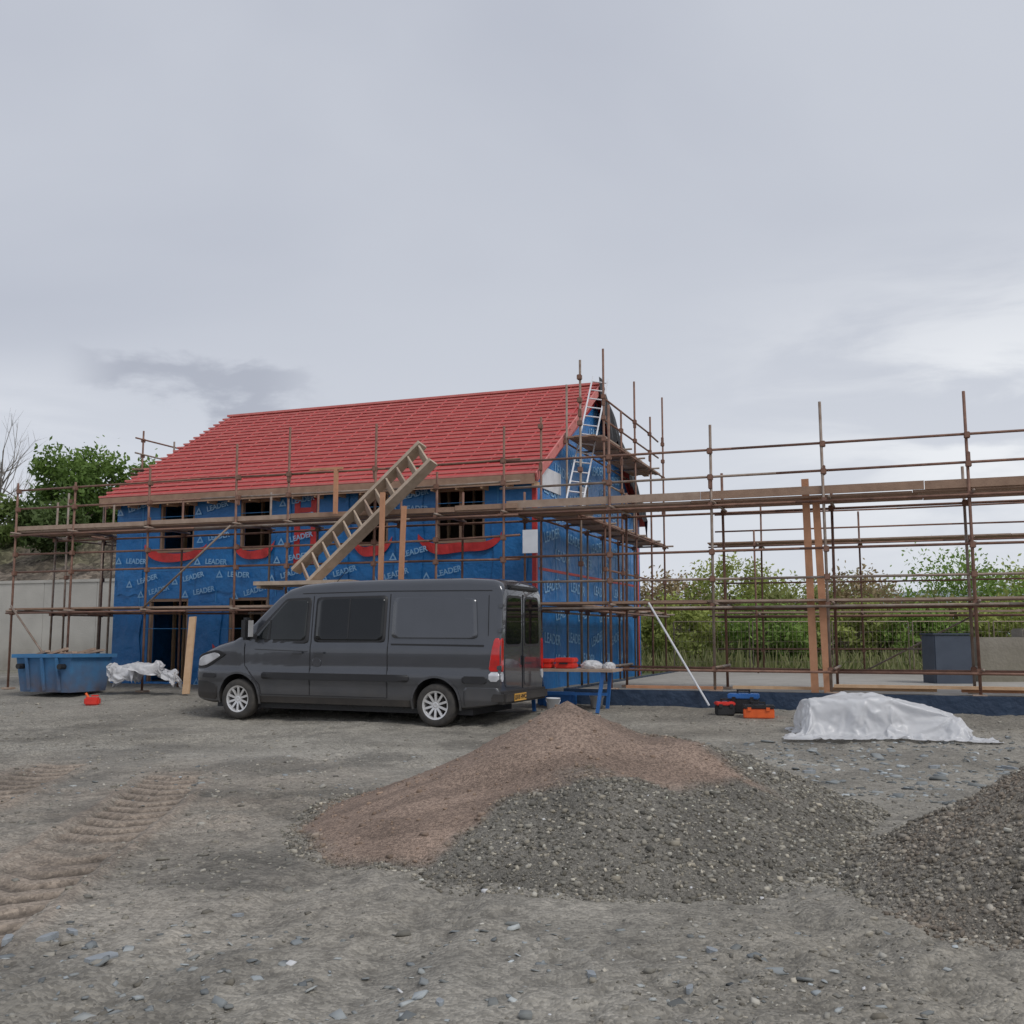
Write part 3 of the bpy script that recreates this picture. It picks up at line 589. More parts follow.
MB().tube((x-.1,y,z+.15),(x-.16,y,z+.24),.025).build('spout','orange',fc); MB().bar((x-.04,y,z+.19),(x+.1,y,z+.19),.03,.03).build('handle','redp',fc)
def toolbox(x,y,l,w,h,m,label,m2='black',rot=0):
    z=G(x,y)
    rt=root('toolbox',label,'toolbox',(x,y,z),site=False,rot=rot)
    MB().box((x-l/2,y-w/2,z),(x+l/2,y+w/2,z+h*.62)).build('box_body',m,rt,bevel=.015)
    MB().box((x-l/2-.01,y-w/2-.01,z+h*.625),(x+l/2+.01,y+w/2+.01,z+h*.85)).build('lid',m2,rt,bevel=.015)
    MB().bar((x-l*.2,y,z+h*.84),(x-l*.2,y,z+h),.03,.03).bar((x+l*.2,y,z+h*.84),(x+l*.2,y,z+h),.03,.03).bar((x-l*.23,y,z+h),(x+l*.23,y,z+h),.03,.03).build('handle','black',rt)
    for s in(-1,1): MB().box((x+s*l*.3-.03,y-w/2-.022,z+h*.5),(x+s*l*.3+.03,y-w/2-.002,z+h*.72)).build('latch',m,rt)
toolbox(4.1,17.3,.5,.3,.25,'orange','orange toolbox with black lid on the ground before the slab',rot=R(-12))
toolbox(3.98,17.85,.5,.3,.38,'black','black toolbox with blue lid just behind the orange toolbox','bluep',rot=R(-18))
toolbox(3.6,17.6,.3,.22,.26,'black','small black and red toolbox at the left of the orange toolbox','redp')
def bucket(x,y,r,h,label,z=None,m='white'):
    z=G(x,y) if z is None else z
    rt=root('bucket',label,'bucket',(x,y,z),site=False)
    MB().lathe([(0,0),(r*.8,0),(r,h),(r*1.06,h),(r*1.06,h-.02),(r*.96,h-.01),(r*.76,.02),(0,.02)],20,'z',(x,y,z)).build('pail',m,rt,smooth=True)
    mb=MB()
    for i in range(8):
        a=math.pi*i/8;b=math.pi*(i+1)/8; mb.tube((x+r*1.05*math.cos(a),y-.02-r*.5*math.sin(a),z+h-.03-r*.8*math.sin(a)),(x+r*1.05*math.cos(b),y-.02-r*.5*math.sin(b),z+h-.03-r*.8*math.sin(b)),.005,5)
    mb.build('handle','alu',rt)
bucket(.72,18.2,.12,.3,'white plastic bucket on the ground behind the back of the van')
bucket(1.55,19.0,.13,.26,'pale bucket under the trestle table',m='bag')
# trestle table with boxes
DT=.85
tb=root('trestle_table','work table on splayed blue legs between the van and the slab','table',(-6.9+DT,17.9,.3))
QS=-.4
MB().box((-7.3+DT,18.0+QS,.95),(-5.55+DT,18.7+QS,1.0)).build('tabletop','board2',tb)
for p in (-7.1,-5.75):
    for q in (18.1,18.6): MB().bar((p+DT,q+QS,.955),(p+DT+(.18 if p<-6.5 else 0)-.09,q+QS+(-.08 if q<18.3 else .08),.24),.06,.05).build('leg','bluep',tb)
MB().bar((-7.1+DT,18.35+QS,.55),(-5.75+DT,18.35+QS,.55),.04,.05).build('crossbar','bluep',tb)
for p0,p1,q0,q1,h,m,lb in ((-7.2,-6.72,18.1,18.4,.17,'redp','red plastic case at the left end of the work table'),(-6.66,-6.3,18.1,18.42,.19,'redp','red case in the middle of the work table')):
    p0+=DT;p1+=DT;q0+=QS;q1+=QS
    rt=root('tool_case',lb,'case',(p0,q0,1.003)); MB().box((p0,q0,1.003),(p1,q1,1.003+h*.5)).build('case_body',m,rt,bevel=.02); MB().box((p0,q0,1.007+h*.5),(p1,q1,1.003+h)).build('lid',m,rt,bevel=.02)
    MB().bar(((p0+p1)/2-.08,q0-.02,1.0+h*.5),((p0+p1)/2+.08,q0-.02,1.0+h*.5),.02,.03).build('handle','black',rt)
def lump(x,y,z,rx,ry,rz,seed):
    bm=bmesh.new(); bmesh.ops.create_icosphere(bm,subdivisions=4,radius=1); mb=MB(); vs=[]
    for v in bm.verts:
        n=float(fbm(np.array([v.co.x*3.2+seed+v.co.z]),np.array([v.co.y*3.2+v.co.z*2.5]),3,seed)[0]); f=1+1.2*(.25-abs(n))*1.2-.3
        vs.append(Vector((x+v.co.x*rx*f,y+v.co.y*ry*f,z+max(v.co.z,-.5)*rz*f+.5*rz*f)))
    mb.add(vs,[tuple(w.index for w in f.verts) for f in bm.faces]); bm.free(); return mb
solo(lump(-6.02+DT,18.3+QS,1.0,.2,.16,.10,4),'carrier_bag','white carrier bag on the work table beside the red cases','bag','poly',(-6.02+DT,18.3+QS,1.0),smooth=True)
solo(lump(-5.72+DT,18.4+QS,1.0,.12,.13,.08,9),'carrier_bag','smaller white bag at the right end of the work table','bag','poly',(-5.72+DT,18.4+QS,1.0),smooth=True)
solo(MB().box((-7.2+DT,18.3,.28),(-6.5+DT,18.6,.55)),'insulation_pack','blue wrapped insulation pack stored under the work table','pack','bluep',(-6.8+DT,18.4,.28),bevel=.04)
# cabinet, blocks
cb=root('site_cabinet','navy steel storage cabinet beyond the slab near the right edge','cabinet',(9.4,22.4,.4),site=False)
MB().box((9.12,22.3,.4),(9.92,23.0,1.6)).build('cabinet_body','navy',cb,bevel=.02); MB().box((9.09,22.27,1.603),(9.95,23.03,1.64)).build('lid','navy',cb,bevel=.01)
for x0,x1,y0,z1,lb in ((10.45,11.6,23.2,1.55,'stained concrete block wall section at the right edge'),(11.7,13.5,23.6,1.75,'taller pale concrete block at the far right edge')):
    solo(MB().box((x0,y0,.3),(x1,y0+.6,z1)),'concrete_block',lb,'block','blk',(x0,y0,.3),site=False,bevel=.03)
for i in range(7):
    x0=4.9+i*2.35; y0=31.2-.15*i; x1=x0+2.28
    rt=root('mesh_fence_panel',['leftmost steel mesh fence panel before the shrubs','second steel mesh fence panel from the left','third steel mesh fence panel from the left','fourth steel mesh fence panel from the left','fifth steel mesh fence panel from the left','sixth steel mesh fence panel from the left','rightmost steel mesh fence panel before the shrubs'][i],'fence',(x0,y0,.4),'mesh fence panels behind the slab',site=False)
    mb=MB()
    for a_,b_ in (((x0,y0,.45),(x0,y0,2.0)),((x1,y0,.45),(x1,y0,2.0)),((x0,y0,2.0),(x1,y0,2.0)),((x0,y0,.5),(x1,y0,.5))): mb.tube(a_,b_,.018,6)
    mb.build('fence_frame','galv',rt)
    mb=MB(); x=x0+.12
    while x<x1: mb.tube((x,y0,.5),(x,y0,2.0),.004,3); x+=.12
    for z in (.8,1.1,1.4,1.7): mb.tube((x0,y0,z),(x1,y0,z),.004,3)
    mb.build('wire_mesh','galv',rt); MB().box((x0-.12,y0-.3,.36),(x0+.12,y0+.3,.5)).build('foot_block','conc',rt)
rw=root('retaining_wall','tall stained concrete retaining wall behind the blue skip','wall',(-34,27,.3))
for i in range(7):
    p=-36+i*2.25; MB().box((p,27,.2),(p+2.235,27.25,3.35)).build('wall_panel','conc',rw)
MB().box((-36,26.97,3.352),(-20.3,27.28,3.45)).build('coping','conc',rw)
u,v=np.meshgrid(np.linspace(-75,-19.6,260),np.linspace(27.3,70,190))
zz=.3+ (2.5*sst(27.3,27.8,v)+1.6*sst(27.8,31,v)+1.7*sst(31,37,v)+.8*sst(40,60,v)+1.5*fbm(u*.35,v*.35,4,6)*sst(28,31,v)+.9*fbm(u*1.3,v*1.3,4,8)*sst(27.9,29,v)+.35*fbm(u*5,v*5,2,18)*sst(27.9,29,v))*sst(-19.7,-22.5,u)*sst(70,60,v)
xw=CA*u+SA*v; yw=-SA*u+CA*v; g=np.clip(.35+2*fbm(u*.5,v*.6,4,15),0,1)*sst(30,35,v)
tag(gridmesh('earth_bank',xw,yw,zz,'bank',lerp3((.14,.115,.09),(.13,.155,.065),g)*(.55+.9*vn(u*1.5,v*2,5))[...,None]),kind='structure')
hx=np.linspace(-900,900,160); HX,HT=np.meshgrid(hx,np.linspace(0,1,12)); hy=620+HT*300
hh=(20+40*np.clip(.5+1.3*fbm(HX*.004,HX*0+2,3,40),0,1)*sst(900,100,np.abs(HX-150)))*np.sin(HT*np.pi*.5)+1.5*fbm(HX*.04,HT*8,3,41)
tag(gridmesh('hills',HX,hy,hh,'bank',lerp3((.24,.28,.29),(.30,.34,.35),np.clip(.5+2*fbm(HX*.02,HT*6,3,4),0,1))),kind='structure')
# ------------------------------------------------------------------ TREES
def foliage(cx,cy,cz,rx,ry,rz,nc,nl,ls,c1,c2,seed):
    r=np.random.default_rng(seed); d=r.normal(size=(nc,3)); d/=np.linalg.norm(d,axis=1)[:,None]; rad=r.uniform(.3,1.1,nc)**.6
    C_=d*rad[:,None]*np.array([rx,ry,rz]); C_[:,2]=np.maximum(C_[:,2],-rz*.8)
    cr=r.uniform(.14,.3,nc)*min(rx,rz)*1.25
    idx=r.integers(0,nc,nl); o=r.normal(size=(nl,3))*.6; P_=C_[idx]+o*cr[idx][:,None]+np.array([cx,cy,cz])
    a=r.normal(size=(nl,3)); a/=np.linalg.norm(a,axis=1)[:,None]; b=np.cross(a,r.normal(size=(nl,3))); b/=np.linalg.norm(b,axis=1)[:,None]
    s=ls*r.uniform(.6,1.4,(nl,1)); V=np.stack([P_-a*s,P_+b*s*.45,P_+a*s,P_-b*s*.45],1).reshape(-1,3)
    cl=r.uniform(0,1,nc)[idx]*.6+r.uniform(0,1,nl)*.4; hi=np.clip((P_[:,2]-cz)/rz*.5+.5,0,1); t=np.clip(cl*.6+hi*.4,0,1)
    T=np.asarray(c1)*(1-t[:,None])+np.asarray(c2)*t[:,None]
    return V,np.arange(nl*4).reshape(-1,4),np.repeat(T,4,0),C_+np.array([cx,cy,cz])
def tree(name,label,cat,x,y,z0,h,rx,c1,c2,seed,nl=5000,ls=.14,group=None,trunk=.35,bare=False,mu=1.5,bk='bark'):
    rt=root(name,label,cat,(x,y,z0),group,site=False); random.seed(seed)
    cz=z0+h*(.62 if trunk>.2 else .52); rz=h*(.38 if trunk>.2 else .48)
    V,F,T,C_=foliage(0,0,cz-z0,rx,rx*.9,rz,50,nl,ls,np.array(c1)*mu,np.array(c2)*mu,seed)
    mb=MB(); r0=max(.05,h*.022)*(.6 if bare else 1); pr=Vector((x,y,z0-.2))
    for i in range(1,5):
        nx=Vector((x+random.uniform(-.1,.1)*i*.5,y,z0+h*.8*i/4)); mb.tube(pr,nx,r0*(1-.2*(i-1)),7,r0*(1-.2*i)); pr=nx
    for i in range(16 if not bare else 50):
        c_=Vector(C_[i%len(C_)])+Vector((x,y,z0)); s=Vector((x,y,z0+h*random.uniform(.2,.65))); md=(s+c_)/2+Vector((random.uniform(-.3,.3),0,-.2*random.random()))
        mb.tube(s,md,r0*.35,5,r0*.22); mb.tube(md,c_,r0*.22,5,r0*.06)
        if bare:
            for j in range(6): mb.tube(md.lerp(c_,random.random()),c_+Vector((random.uniform(-1,1),random.uniform(-1,1),random.uniform(.1,1.2)))*rx*.3,r0*.09,3,r0*.03)
    mb.build('trunk' if trunk>.2 else 'stems',bk,rt)
    if nl:
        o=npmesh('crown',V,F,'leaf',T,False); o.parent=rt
    return rt
g1,g2=(.035,.07,.015),(.13,.20,.045)
y1,y2=(.07,.09,.025),(.26,.29,.08)
o1,o2=(.07,.06,.035),(.20,.17,.09)
tl=[(-19.8,46,5.0,4.9,2.2,g1,g2,'bright green leafy tree tallest on the earth bank at left'),(-17.3,48,5.0,4.4,1.9,g1,g2,'green tree second from left on the bank behind the scaffold'),(-23.3,45,4.8,3.2,2.0,(.05,.08,.02),(.15,.2,.06),'low green tree at the left edge on the earth bank'),(-15.6,52,5.0,4.4,2.2,o1,o2,'olive brown half leafed tree peeping over the left end of the roof'),(-21.5,50,5.0,4.0,2.4,(.04,.07,.02),(.12,.18,.05),'darker green tree behind the tallest tree on the bank'),(-18.8,42,4.6,2.2,1.5,(.03,.05,.015),(.09,.13,.04),'dark bush low on the earth bank above the wall')]
for i,(x,y,z,h,r_,a,b,lb) in enumerate(tl): tree('tree',lb,'tree',x,y,z,h,r_,a,b,100+i,6000,.13,'trees on the left bank')
tree('bare_tree','bare leafless tree at the extreme left edge above the bank','tree',-27.2,54,5,8.2,2.0,g1,g2,140,0,.1,'trees on the left bank',bare=True,bk='palebark')
adj=['pale yellow green','dull olive','bright green','brownish half leafed','dark green']
pal=[(y1,y2),((.06,.075,.025),(.19,.2,.07)),((.05,.09,.02),(.18,.26,.06)),(o1,(.26,.2,.11)),(g1,(.10,.15,.04))]
sh=[(6.0,37,2.5,1.5,0),(8.9,42,4.6,1.8,0),(8.9,36,2.3,1.6,2),(10.6,39,2.9,1.9,1),(12.0,36.5,2.3,1.7,0),(13.6,40,3.4,1.9,3),(14.2,36,2.1,1.6,2),(16.2,39,2.8,2.0,1),(17.3,36,2.4,1.7,0),(18.8,43,4.6,2.2,2),(20.5,38,3.1,2.0,2),(21.8,36,2.5,1.7,1),(7.0,45,3.8,2.2,3),(11.5,46,3.7,2.4,0),(15.4,47,3.7,2.6,1),(22.8,44,4.1,2.4,0),(24.8,40,3.4,2.1,4),(27.5,42,3.6,2.3,2)]
ordn=['first','second','third','fourth','fifth','sixth','seventh','eighth','ninth','tenth','eleventh','twelfth','thirteenth','fourteenth','fifteenth','sixteenth','seventeenth','eighteenth']
order=sorted(range(len(sh)),key=lambda i:sh[i][0]/sh[i][1])
for rk,i in enumerate(order):
    x,y,h,r_,pi_=sh[i]
    tree('shrub','%s bush, %s from the left among shrubs seen through the slab scaffold'%(adj[pi_],ordn[rk]),'shrub',x,y,.35,h,r_,pal[pi_][0],pal[pi_][1],200+i,5600,.095,'shrubs beyond the slab',trunk=.1,mu=1.8)
n=24000; r=np.random.default_rng(5); x=r.uniform(3,34,n); y=r.uniform(32.5,48,n); P_=np.stack([x,y,np.full(n,.38)],1); hh=r.uniform(.15,.8,n)*(.4+1.2*vn(x*.5,y*.5,4)); ln=r.normal(0,.2,(n,2)); w=.03
V=np.stack([P_+[-w,0,0],P_+[w,0,0],P_+np.stack([ln[:,0]+w*.3,ln[:,1],hh],1),P_+np.stack([ln[:,0]-w*.3,ln[:,1],hh],1)],1).reshape(-1,3)
t=r.random((n,1)); T=np.repeat(np.array((.12,.15,.05))*(1-t)+np.array((.33,.33,.15))*t,4,0)
tag(npmesh('rough_grass',V,np.arange(n*4).reshape(-1,4),'leaf',T,False),'rough grass and weeds growing beyond the slab','grass',kind='stuff')
# ------------------------------------------------------------------ VAN
VX,VY=-5.517,19.95; VZ=.115
van=root('parked_van','dark grey crew van with side window parked before the blue house','van',(0,0,0),site=False)
van.location=(VX,VY,VZ); van.rotation_euler=(0,R(.25),R(-22))
ZT=[(0,.80),(.02,.98),(.07,1.10),(.20,1.22),(.55,1.35),(.9,1.44),(1.06,1.53),(1.80,2.22),(2.0,2.35),(2.3,2.425),(2.9,2.47),(3.8,2.49),(5.5,2.49),(5.95,2.46),(6.06,2.42),(6.12,2.35),(6.14,2.29)]
zt=lambda x: float(np.interp(x,[a for a,b in ZT],[b for a,b in ZT]))
zbf=lambda x: float(np.interp(x,[0,.08,.4,1,5.6,6.14],[.40,.32,.27,.30,.30,.42]))
Ff=lambda x: float(np.interp(x,[0,.03,.1,.25,.5,.9,1.3,5.7,6.0,6.1,6.14],[.76,.83,.89,.94,.97,.99,1,1,.99,.975,.955]))
Wf=lambda z: float(np.interp(z,[.25,.45,.66,.70,.86,.90,1.2,1.32,1.36,1.5,2.0,2.2,2.5],[.94,1.0,1.01,1.030,1.030,1.008,1.02,1.012,.992,.98,.925,.90,.86]))
hw=lambda x,z: Wf(z)*Ff(x)
def sec(x):
    t=zt(x); b=zbf(x); r=min(.13,(t-b)*.22); ze=t-.035; cz=ze-r; pts=[(hw(x,b)-.05,b)]
    n=30
    for i in range(n+1):
        z=b+.03+(cz-b-.03)*i/n; pts.append((hw(x,z),z))
    cy=hw(x,cz)-r
    for i in range(1,7):
        a=math.pi/2*i/6; pts.append((cy+r*math.cos(a),cz+r*math.sin(a)))
    for i in range(1,7):
        y=cy*(1-i/6); pts.append((y,ze+.035*(1-(y/cy)**2)))
    return pts
stx=[0,.01,.02,.045,.07,.11,.15,.20,.3,.42,.55,.72,.9,.98,1.06,1.24,1.43,1.62,1.80,1.87,1.94,2.0,2.1,2.2,2.3,2.6,2.9,3.2,3.5,3.9,4.3,4.7,5.1,5.5,5.7,5.85,5.95,6.02,6.07,6.11,6.135,6.14]
vs=[];fs=[];m_=0
for x in stx:
    s_=sec(x); ring=[(x,-y,z) for y,z in s_]+[(x,y,z) for y,z in s_[-2::-1]]; m_=len(ring); vs+=ring
for k in range(len(stx)-1):
    for i in range(m_): j=(i+1)%m_; fs.append((k*m_+i,k*m_+j,(k+1)*m_+j,(k+1)*m_+i))
fs.append(tuple(range(m_))); fs.append(tuple(range((len(stx)-1)*m_,len(stx)*m_))[::-1])
body=MB().add(vs,fs).build('body','paint',van)
WX=[1.05,4.99]; WR=.355
cut=MB()
for wx in WX:
    for s in(-1,1): cut.tube((wx,s*.62,WR+.02),(wx,s*1.2,WR+.02),.435,40)
co=cut.build('cutter','plast')
bo=body.modifiers.new('b','BOOLEAN'); bo.object=co; bo.solver='EXACT'
body.parent=None; bpy.context.view_layer.update(); dg=bpy.context.evaluated_depsgraph_get()
nm=bpy.data.meshes.new_from_object(body.evaluated_get(dg)); body.modifiers.clear(); body.data=nm; body.parent=van; bpy.data.objects.remove(co)
nm.materials.clear(); nm.materials.append(M['paint']); nm.materials.append(M['plast'])
for p in nm.polygons:
    c_=p.center; inn=any(math.hypot(c_.x-wx,c_.z-WR-.02)<.437 and abs(c_.y)<Wf(c_.z)*.995 for wx in WX) and (abs(p.normal.y)<.5 or abs(c_.y)<.7)
    p.material_index=1 if inn or c_.z<.315 else 0
    p.use_smooth= not inn and abs(p.normal.x)<.98
try: body.data.set_sharp_from_angle(angle=R(38))
except Exception: pass
def chaikin(p,n=2,mr_=.07):
    for _ in range(n):
        q=[]
        for i in range(len(p)):
            a=p[i];b=p[(i+1)%len(p)]; L_=math.hypot(b[0]-a[0],b[1]-a[1]); t=min(.25,mr_/max(L_,1e-6))
            q+=[(a[0]*(1-t)+b[0]*t,a[1]*(1-t)+b[1]*t),(a[0]*t+b[0]*(1-t),a[1]*t+b[1]*(1-t))]
        p=q
    return p
def spatch(name,poly,m,parent=van,off=.006,sides=(-1,1),rnd=2,mr_=.04):
    poly=chaikin(poly,rnd,mr_) if rnd else poly; z0=min(p[1] for p in poly);z1=max(p[1] for p in poly); N=20;Cn=12; outs=[]
    for s in sides:
        vs=[];fs=[]
        for i in range(N+1):
            t=i/N; z=z0+(z1-z0)*(t*t*(3-2*t)*.6+t*.4); z=min(max(z,z0+1e-5),z1-1e-5); xsx=[]
            for k in range(len(poly)):
                a=poly[k];b=poly[(k+1)%len(poly)]
                if (a[1]-z)*(b[1]-z)<0: xsx.append(a[0]+(b[0]-a[0])*(z-a[1])/(b[1]-a[1]))
            a,b=min(xsx),max(xsx)
            for j in range(Cn+1): x=a+(b-a)*j/Cn; vs.append((x,s*(hw(x,z)+off),z))
        for i in range(N):
            for j in range(Cn): q=i*(Cn+1)+j; fs.append((q,q+1,q+Cn+2,q+Cn+1))
        n=len(vs); vs+=[(v[0],v[1]-s*(off+.02),v[2]) for v in vs]
        edge=[j for j in range(Cn+1)]+[i*(Cn+1)+Cn for i in range(1,N+1)]+[N*(Cn+1)+j for j in range(Cn-1,-1,-1)]+[i*(Cn+1) for i in range(N-1,0,-1)]
        for k in range(len(edge)): a,b=edge[k],edge[(k+1)%len(edge)]; fs.append((a,b,n+b,n+a))
        outs.append(MB().add(vs,fs).build(name,m,parent,norm=True))
        for p in outs[-1].data.polygons: p.use_smooth=len(p.vertices)==4 and abs(p.normal.y)>.5
    return outs
def sline(name,pts,w,m,sides=(-1,1),off=.003,parent=van):
    for s in sides:
        mb=MB()
        for (x0,z0),(x1,z1) in zip(pts[:-1],pts[1:]):
            n=max(1,int(math.hypot(x1-x0,z1-z0)/.08))
            for i in range(n):
                a=(x0+(x1-x0)*i/n,z0+(z1-z0)*i/n);b=(x0+(x1-x0)*(i+1)/n,z0+(z1-z0)*(i+1)/n)
                mb.bar((a[0],s*(hw(*a)+off),a[1]),(b[0],s*(hw(*b)+off),b[1]),w,.006,up=(0,1,0))
        mb.build(name,m,parent)
spatch('window_seal',[(1.20,1.37),(2.50,1.345),(2.50,2.16),(1.98,2.15)],'plast',off=.004)
spatch('side_window',[(1.34,1.42),(2.43,1.40),(2.43,2.11),(1.98,2.10)],'glass2',off=.009)
for s in (-1,1): sline('quarter_bar',[(1.68,1.42),(1.68,1.76)],.03,'plast',(s,),off=.012)
spatch('window_seal',[(2.60,1.37),(4.02,1.37),(4.02,2.18),(2.60,2.16)],'plast',off=.004)
spatch('side_window',[(2.64,1.41),(3.97,1.41),(3.97,2.135),(2.64,2.12)],'glass',off=.010)
spatch('sliding_window_bar',[(3.27,1.42),(3.30,1.42),(3.30,2.12),(3.27,2.12)],'plast',off=.014,rnd=0)
spatch('pressed_panel',[(4.14,1.45),(5.74,1.45),(5.68,2.12),(4.14,2.14)],'paint',off=.014)
spatch('side_moulding',[(1.56,.72),(4.5,.72),(4.5,.84),(1.56,.84)],'plast',off=.012,rnd=1)
spatch('side_moulding',[(5.48,.72),(5.92,.72),(5.92,.84),(5.48,.84)],'plast',off=.012,rnd=1)
spatch('side_moulding',[(.22,.72),(.56,.72),(.56,.80),(.22,.80)],'plast',off=.01,rnd=1)
spatch('sill',[(1.50,.31),(4.56,.31),(4.56,.42),(1.50,.42)],'plast',off=.004,rnd=0)
sline('door_gap',[(1.16,1.36),(1.18,.95),(1.50,.62),(1.54,.45)],.012,'black'); sline('door_gap',[(2.54,2.18),(2.55,1.3),(2.55,.45)],.013,'black')
sline('door_gap',[(4.07,2.2),(4.08,1.3),(4.08,.45)],.013,'black'); sline('door_gap',[(1.54,.45),(4.08,.45)],.010,'black'); sline('roof_seam',[(2.3,2.225),(4.1,2.25),(5.95,2.24)],.014,'black')
sline('door_rail',[(4.14,1.345),(5.85,1.335)],.03,'plast',(-1,),off=.006)
sline('body_crease',[(1.4,1.24),(2.5,1.21)],.010,'plast'); sline('door_gap',[(5.9,2.16),(5.92,1.5)],.010,'black')
for x,z in ((2.30,1.19),(2.74,1.19)):
    for s in (-1,1): MB().bar((x-.11,s*(hw(x,z)+.028),z),(x+.11,s*(hw(x,z)+.028),z),.035,.03).build('door_handle','paint',van,bevel=.008)
spatch('fuel_flap',[(2.60,.95),(2.78,.95),(2.78,1.10),(2.60,1.10)],'paint',off=.008,sides=(-1,))
for wx in WX:
    for s in(-1,1):
        mb=MB(); N=28
        for i in range(N):
            a=math.radians(-12+204*i/N);b=math.radians(-12+204*(i+1)/N)
            pa=(wx+.445*math.cos(a),WR+.02+.445*math.sin(a)); pb=(wx+.445*math.cos(b),WR+.02+.445*math.sin(b))
            mb.bar((pa[0],s*(hw(*pa)+.002),pa[1]),(pb[0],s*(hw(*pb)+.002),pb[1]),.035,.03,up=(0,1,0))
        mb.build('wheel_arch_lip','paint',van,smooth=False)
for wx in WX:
    for s in(-1,1):
        yc=s*.90
        hub=MB().lathe([(0,.0),(.10,.0),(.155,.02),(.155,-.02),(.0,-.02)],24,'y',(wx,yc+s*.02,WR)).build('wheel','plast',van)
        MB().lathe([(.225,-.11),(.25,-.118),(.32,-.115),(.345,-.095),(.355,-.05),(.355,.05),(.345,.095),(.32,.115),(.25,.118),(.225,.11),(.205,.09),(.205,-.09),(.225,-.11)],48,'y',(wx,yc,WR)).build('tyre','tyre',hub,smooth=True)
        mb=MB(); mb.lathe([(.236,s*.116),(.212,s*.108),(.20,s*.07),(.19,-s*.09),(.204,-s*.09),(.204,s*.09),(.236,s*.116)],40,'y',(wx,yc,WR))
        mb.lathe([(0,s*.098),(.035,s*.10),(.065,s*.088),(.07,s*.05)],20,'y',(wx,yc,WR))
        for k in range(10):
            a=2*math.pi*k/10+.3; c0=Vector((wx+.04*math.cos(a),yc+s*.078,WR+.04*math.sin(a))); c1=Vector((wx+.212*math.cos(a),yc+s*.092,WR+.212*math.sin(a))); mb.bar(c0,c1,.038,.03,up=(0,1,0))
        mb.build('rim','alloy',hub)
vs=[];fs=[]; N=12;K=12
for i in range(N+1):
    x=1.08+(1.77-1.08)*i/N; t=zt(x); cy=hw(x,t-.16)-.13
    for j in range(K+1):
        y=cy*(-1+2*j/K); vs.append((x-.004,y,t-.035+.035*(1-(y/cy)**2)+.008))
for i in range(N):
    for j in range(K): q=i*(K+1)+j; fs.append((q,q+1,q+K+2,q+K+1))
MB().add(vs,fs).build('windscreen','glass2',van,smooth=True)
spatch('headlight_surround',[(.04,.87),(.32,.89),(.80,1.15),(.55,1.225),(.14,1.14),(.05,1.02)],'black',off=.006)
spatch('headlight',[(.07,.92),(.30,.94),(.66,1.12),(.52,1.18),(.18,1.10),(.08,1.02)],'lampw',off=.012)
spatch('front_bumper',[(.04,.36),(.55,.33),(.58,.6),(.3,.66),(.04,.66)],'plast',off=.006,rnd=1)
MB().box((-.03,-.62,.78),(.02,.62,.95)).build('grille','plast',van,bevel=.01); MB().box((-.035,-.68,.40),(.02,.68,.66)).build('lower_grille','plast',van,bevel=.02)
for s in (-1,1):
    mr=MB().box((1.26,s*1.10 if s>0 else -1.30,1.40),(1.42,s*1.30 if s>0 else -1.10,1.80)).build('door_mirror','plast',van,bevel=.045)
    MB().bar((1.40,s*1.0,1.45),(1.36,s*1.14,1.47),.06,.08).build('mirror_arm','plast',mr)
    MB().box((1.423,min(s*1.13,s*1.27),1.46),(1.428,max(s*1.13,s*1.27),1.75)).build('mirror_glass','alloy',mr)
MB().tube((2.35,0,2.38),(2.65,0,2.70),.006).build('aerial','black',van)
def rpatch(name,poly,m,x=6.14,off=.008,rnd=2,parent=van):
    p=chaikin(poly,rnd,.05) if rnd else poly; n=len(p); return MB().add([(x+off,y,z) for y,z in p]+[(x-.03,y,z) for y,z in p],[tuple(range(n)),tuple(range(n,2*n))[::-1]]+[(i,(i+1)%n,n+(i+1)%n,n+i) for i in range(n)]).build(name,m,parent)
for s in(-1,1):
    rpatch('window_seal',[(s*.07,1.32),(s*.80,1.32),(s*.73,2.17),(s*.07,2.17)],'plast',off=.004)
    rpatch('rear_window',[(s*.10,1.36),(s*.77,1.36),(s*.705,2.13),(s*.10,2.13)],'glass',off=.010)
    rpatch('rear_door_panel',[(s*.07,.66),(s*.80,.66),(s*.80,1.18),(s*.07,1.18)],'paint',off=.009)
rpatch('door_gap',[(-.006,.62),(.006,.62),(.006,2.2),(-.006,2.2)],'black',off=.012,rnd=0)
for s in(-1,1):
    spatch('tail_light',[(5.94,.92),(6.125,.92),(6.125,1.46),(6.03,1.46)],'lampred',off=.012,sides=(s,),rnd=1)
    spatch('tail_light',[(5.95,.76),(6.125,.76),(6.125,.915),(5.95,.915)],'lampw',off=.012,sides=(s,),rnd=1)
    rpatch('tail_light',[(s*.88,.92),(s*.975,.92),(s*.955,1.46),(s*.89,1.46)],'lampred',off=.016,rnd=1)
    rpatch('tail_light',[(s*.88,.76),(s*.975,.76),(s*.975,.915),(s*.88,.915)],'lampw',off=.016,rnd=1)
MB().box((5.95,-1.0,.40),(6.24,1.0,.60)).build('rear_bumper','plast',van,bevel=.04)
spatch('rear_bumper_corner',[(5.50,.34),(6.12,.40),(6.12,.66),(5.50,.66)],'paint',off=.008,rnd=1)
pl=MB().box((6.242,-.62,.435),(6.25,-.10,.555)).build('number_plate','plate',van)
textpart([('LB18 HWC',Matrix.Translation((6.2512,-.36,.493))@Matrix.Rotation(R(90),4,'Z')@Matrix.Rotation(R(90),4,'X'))],.105,'black',pl,'plate_lettering')
MB().box((6.09,-.66,2.27),(6.19,.66,2.34)).build('brake_light_housing','plast',van,bevel=.02); MB().box((6.15,-.06,1.0),(6.18,.0,1.17)).build('rear_handle','plast',van,bevel=.01)
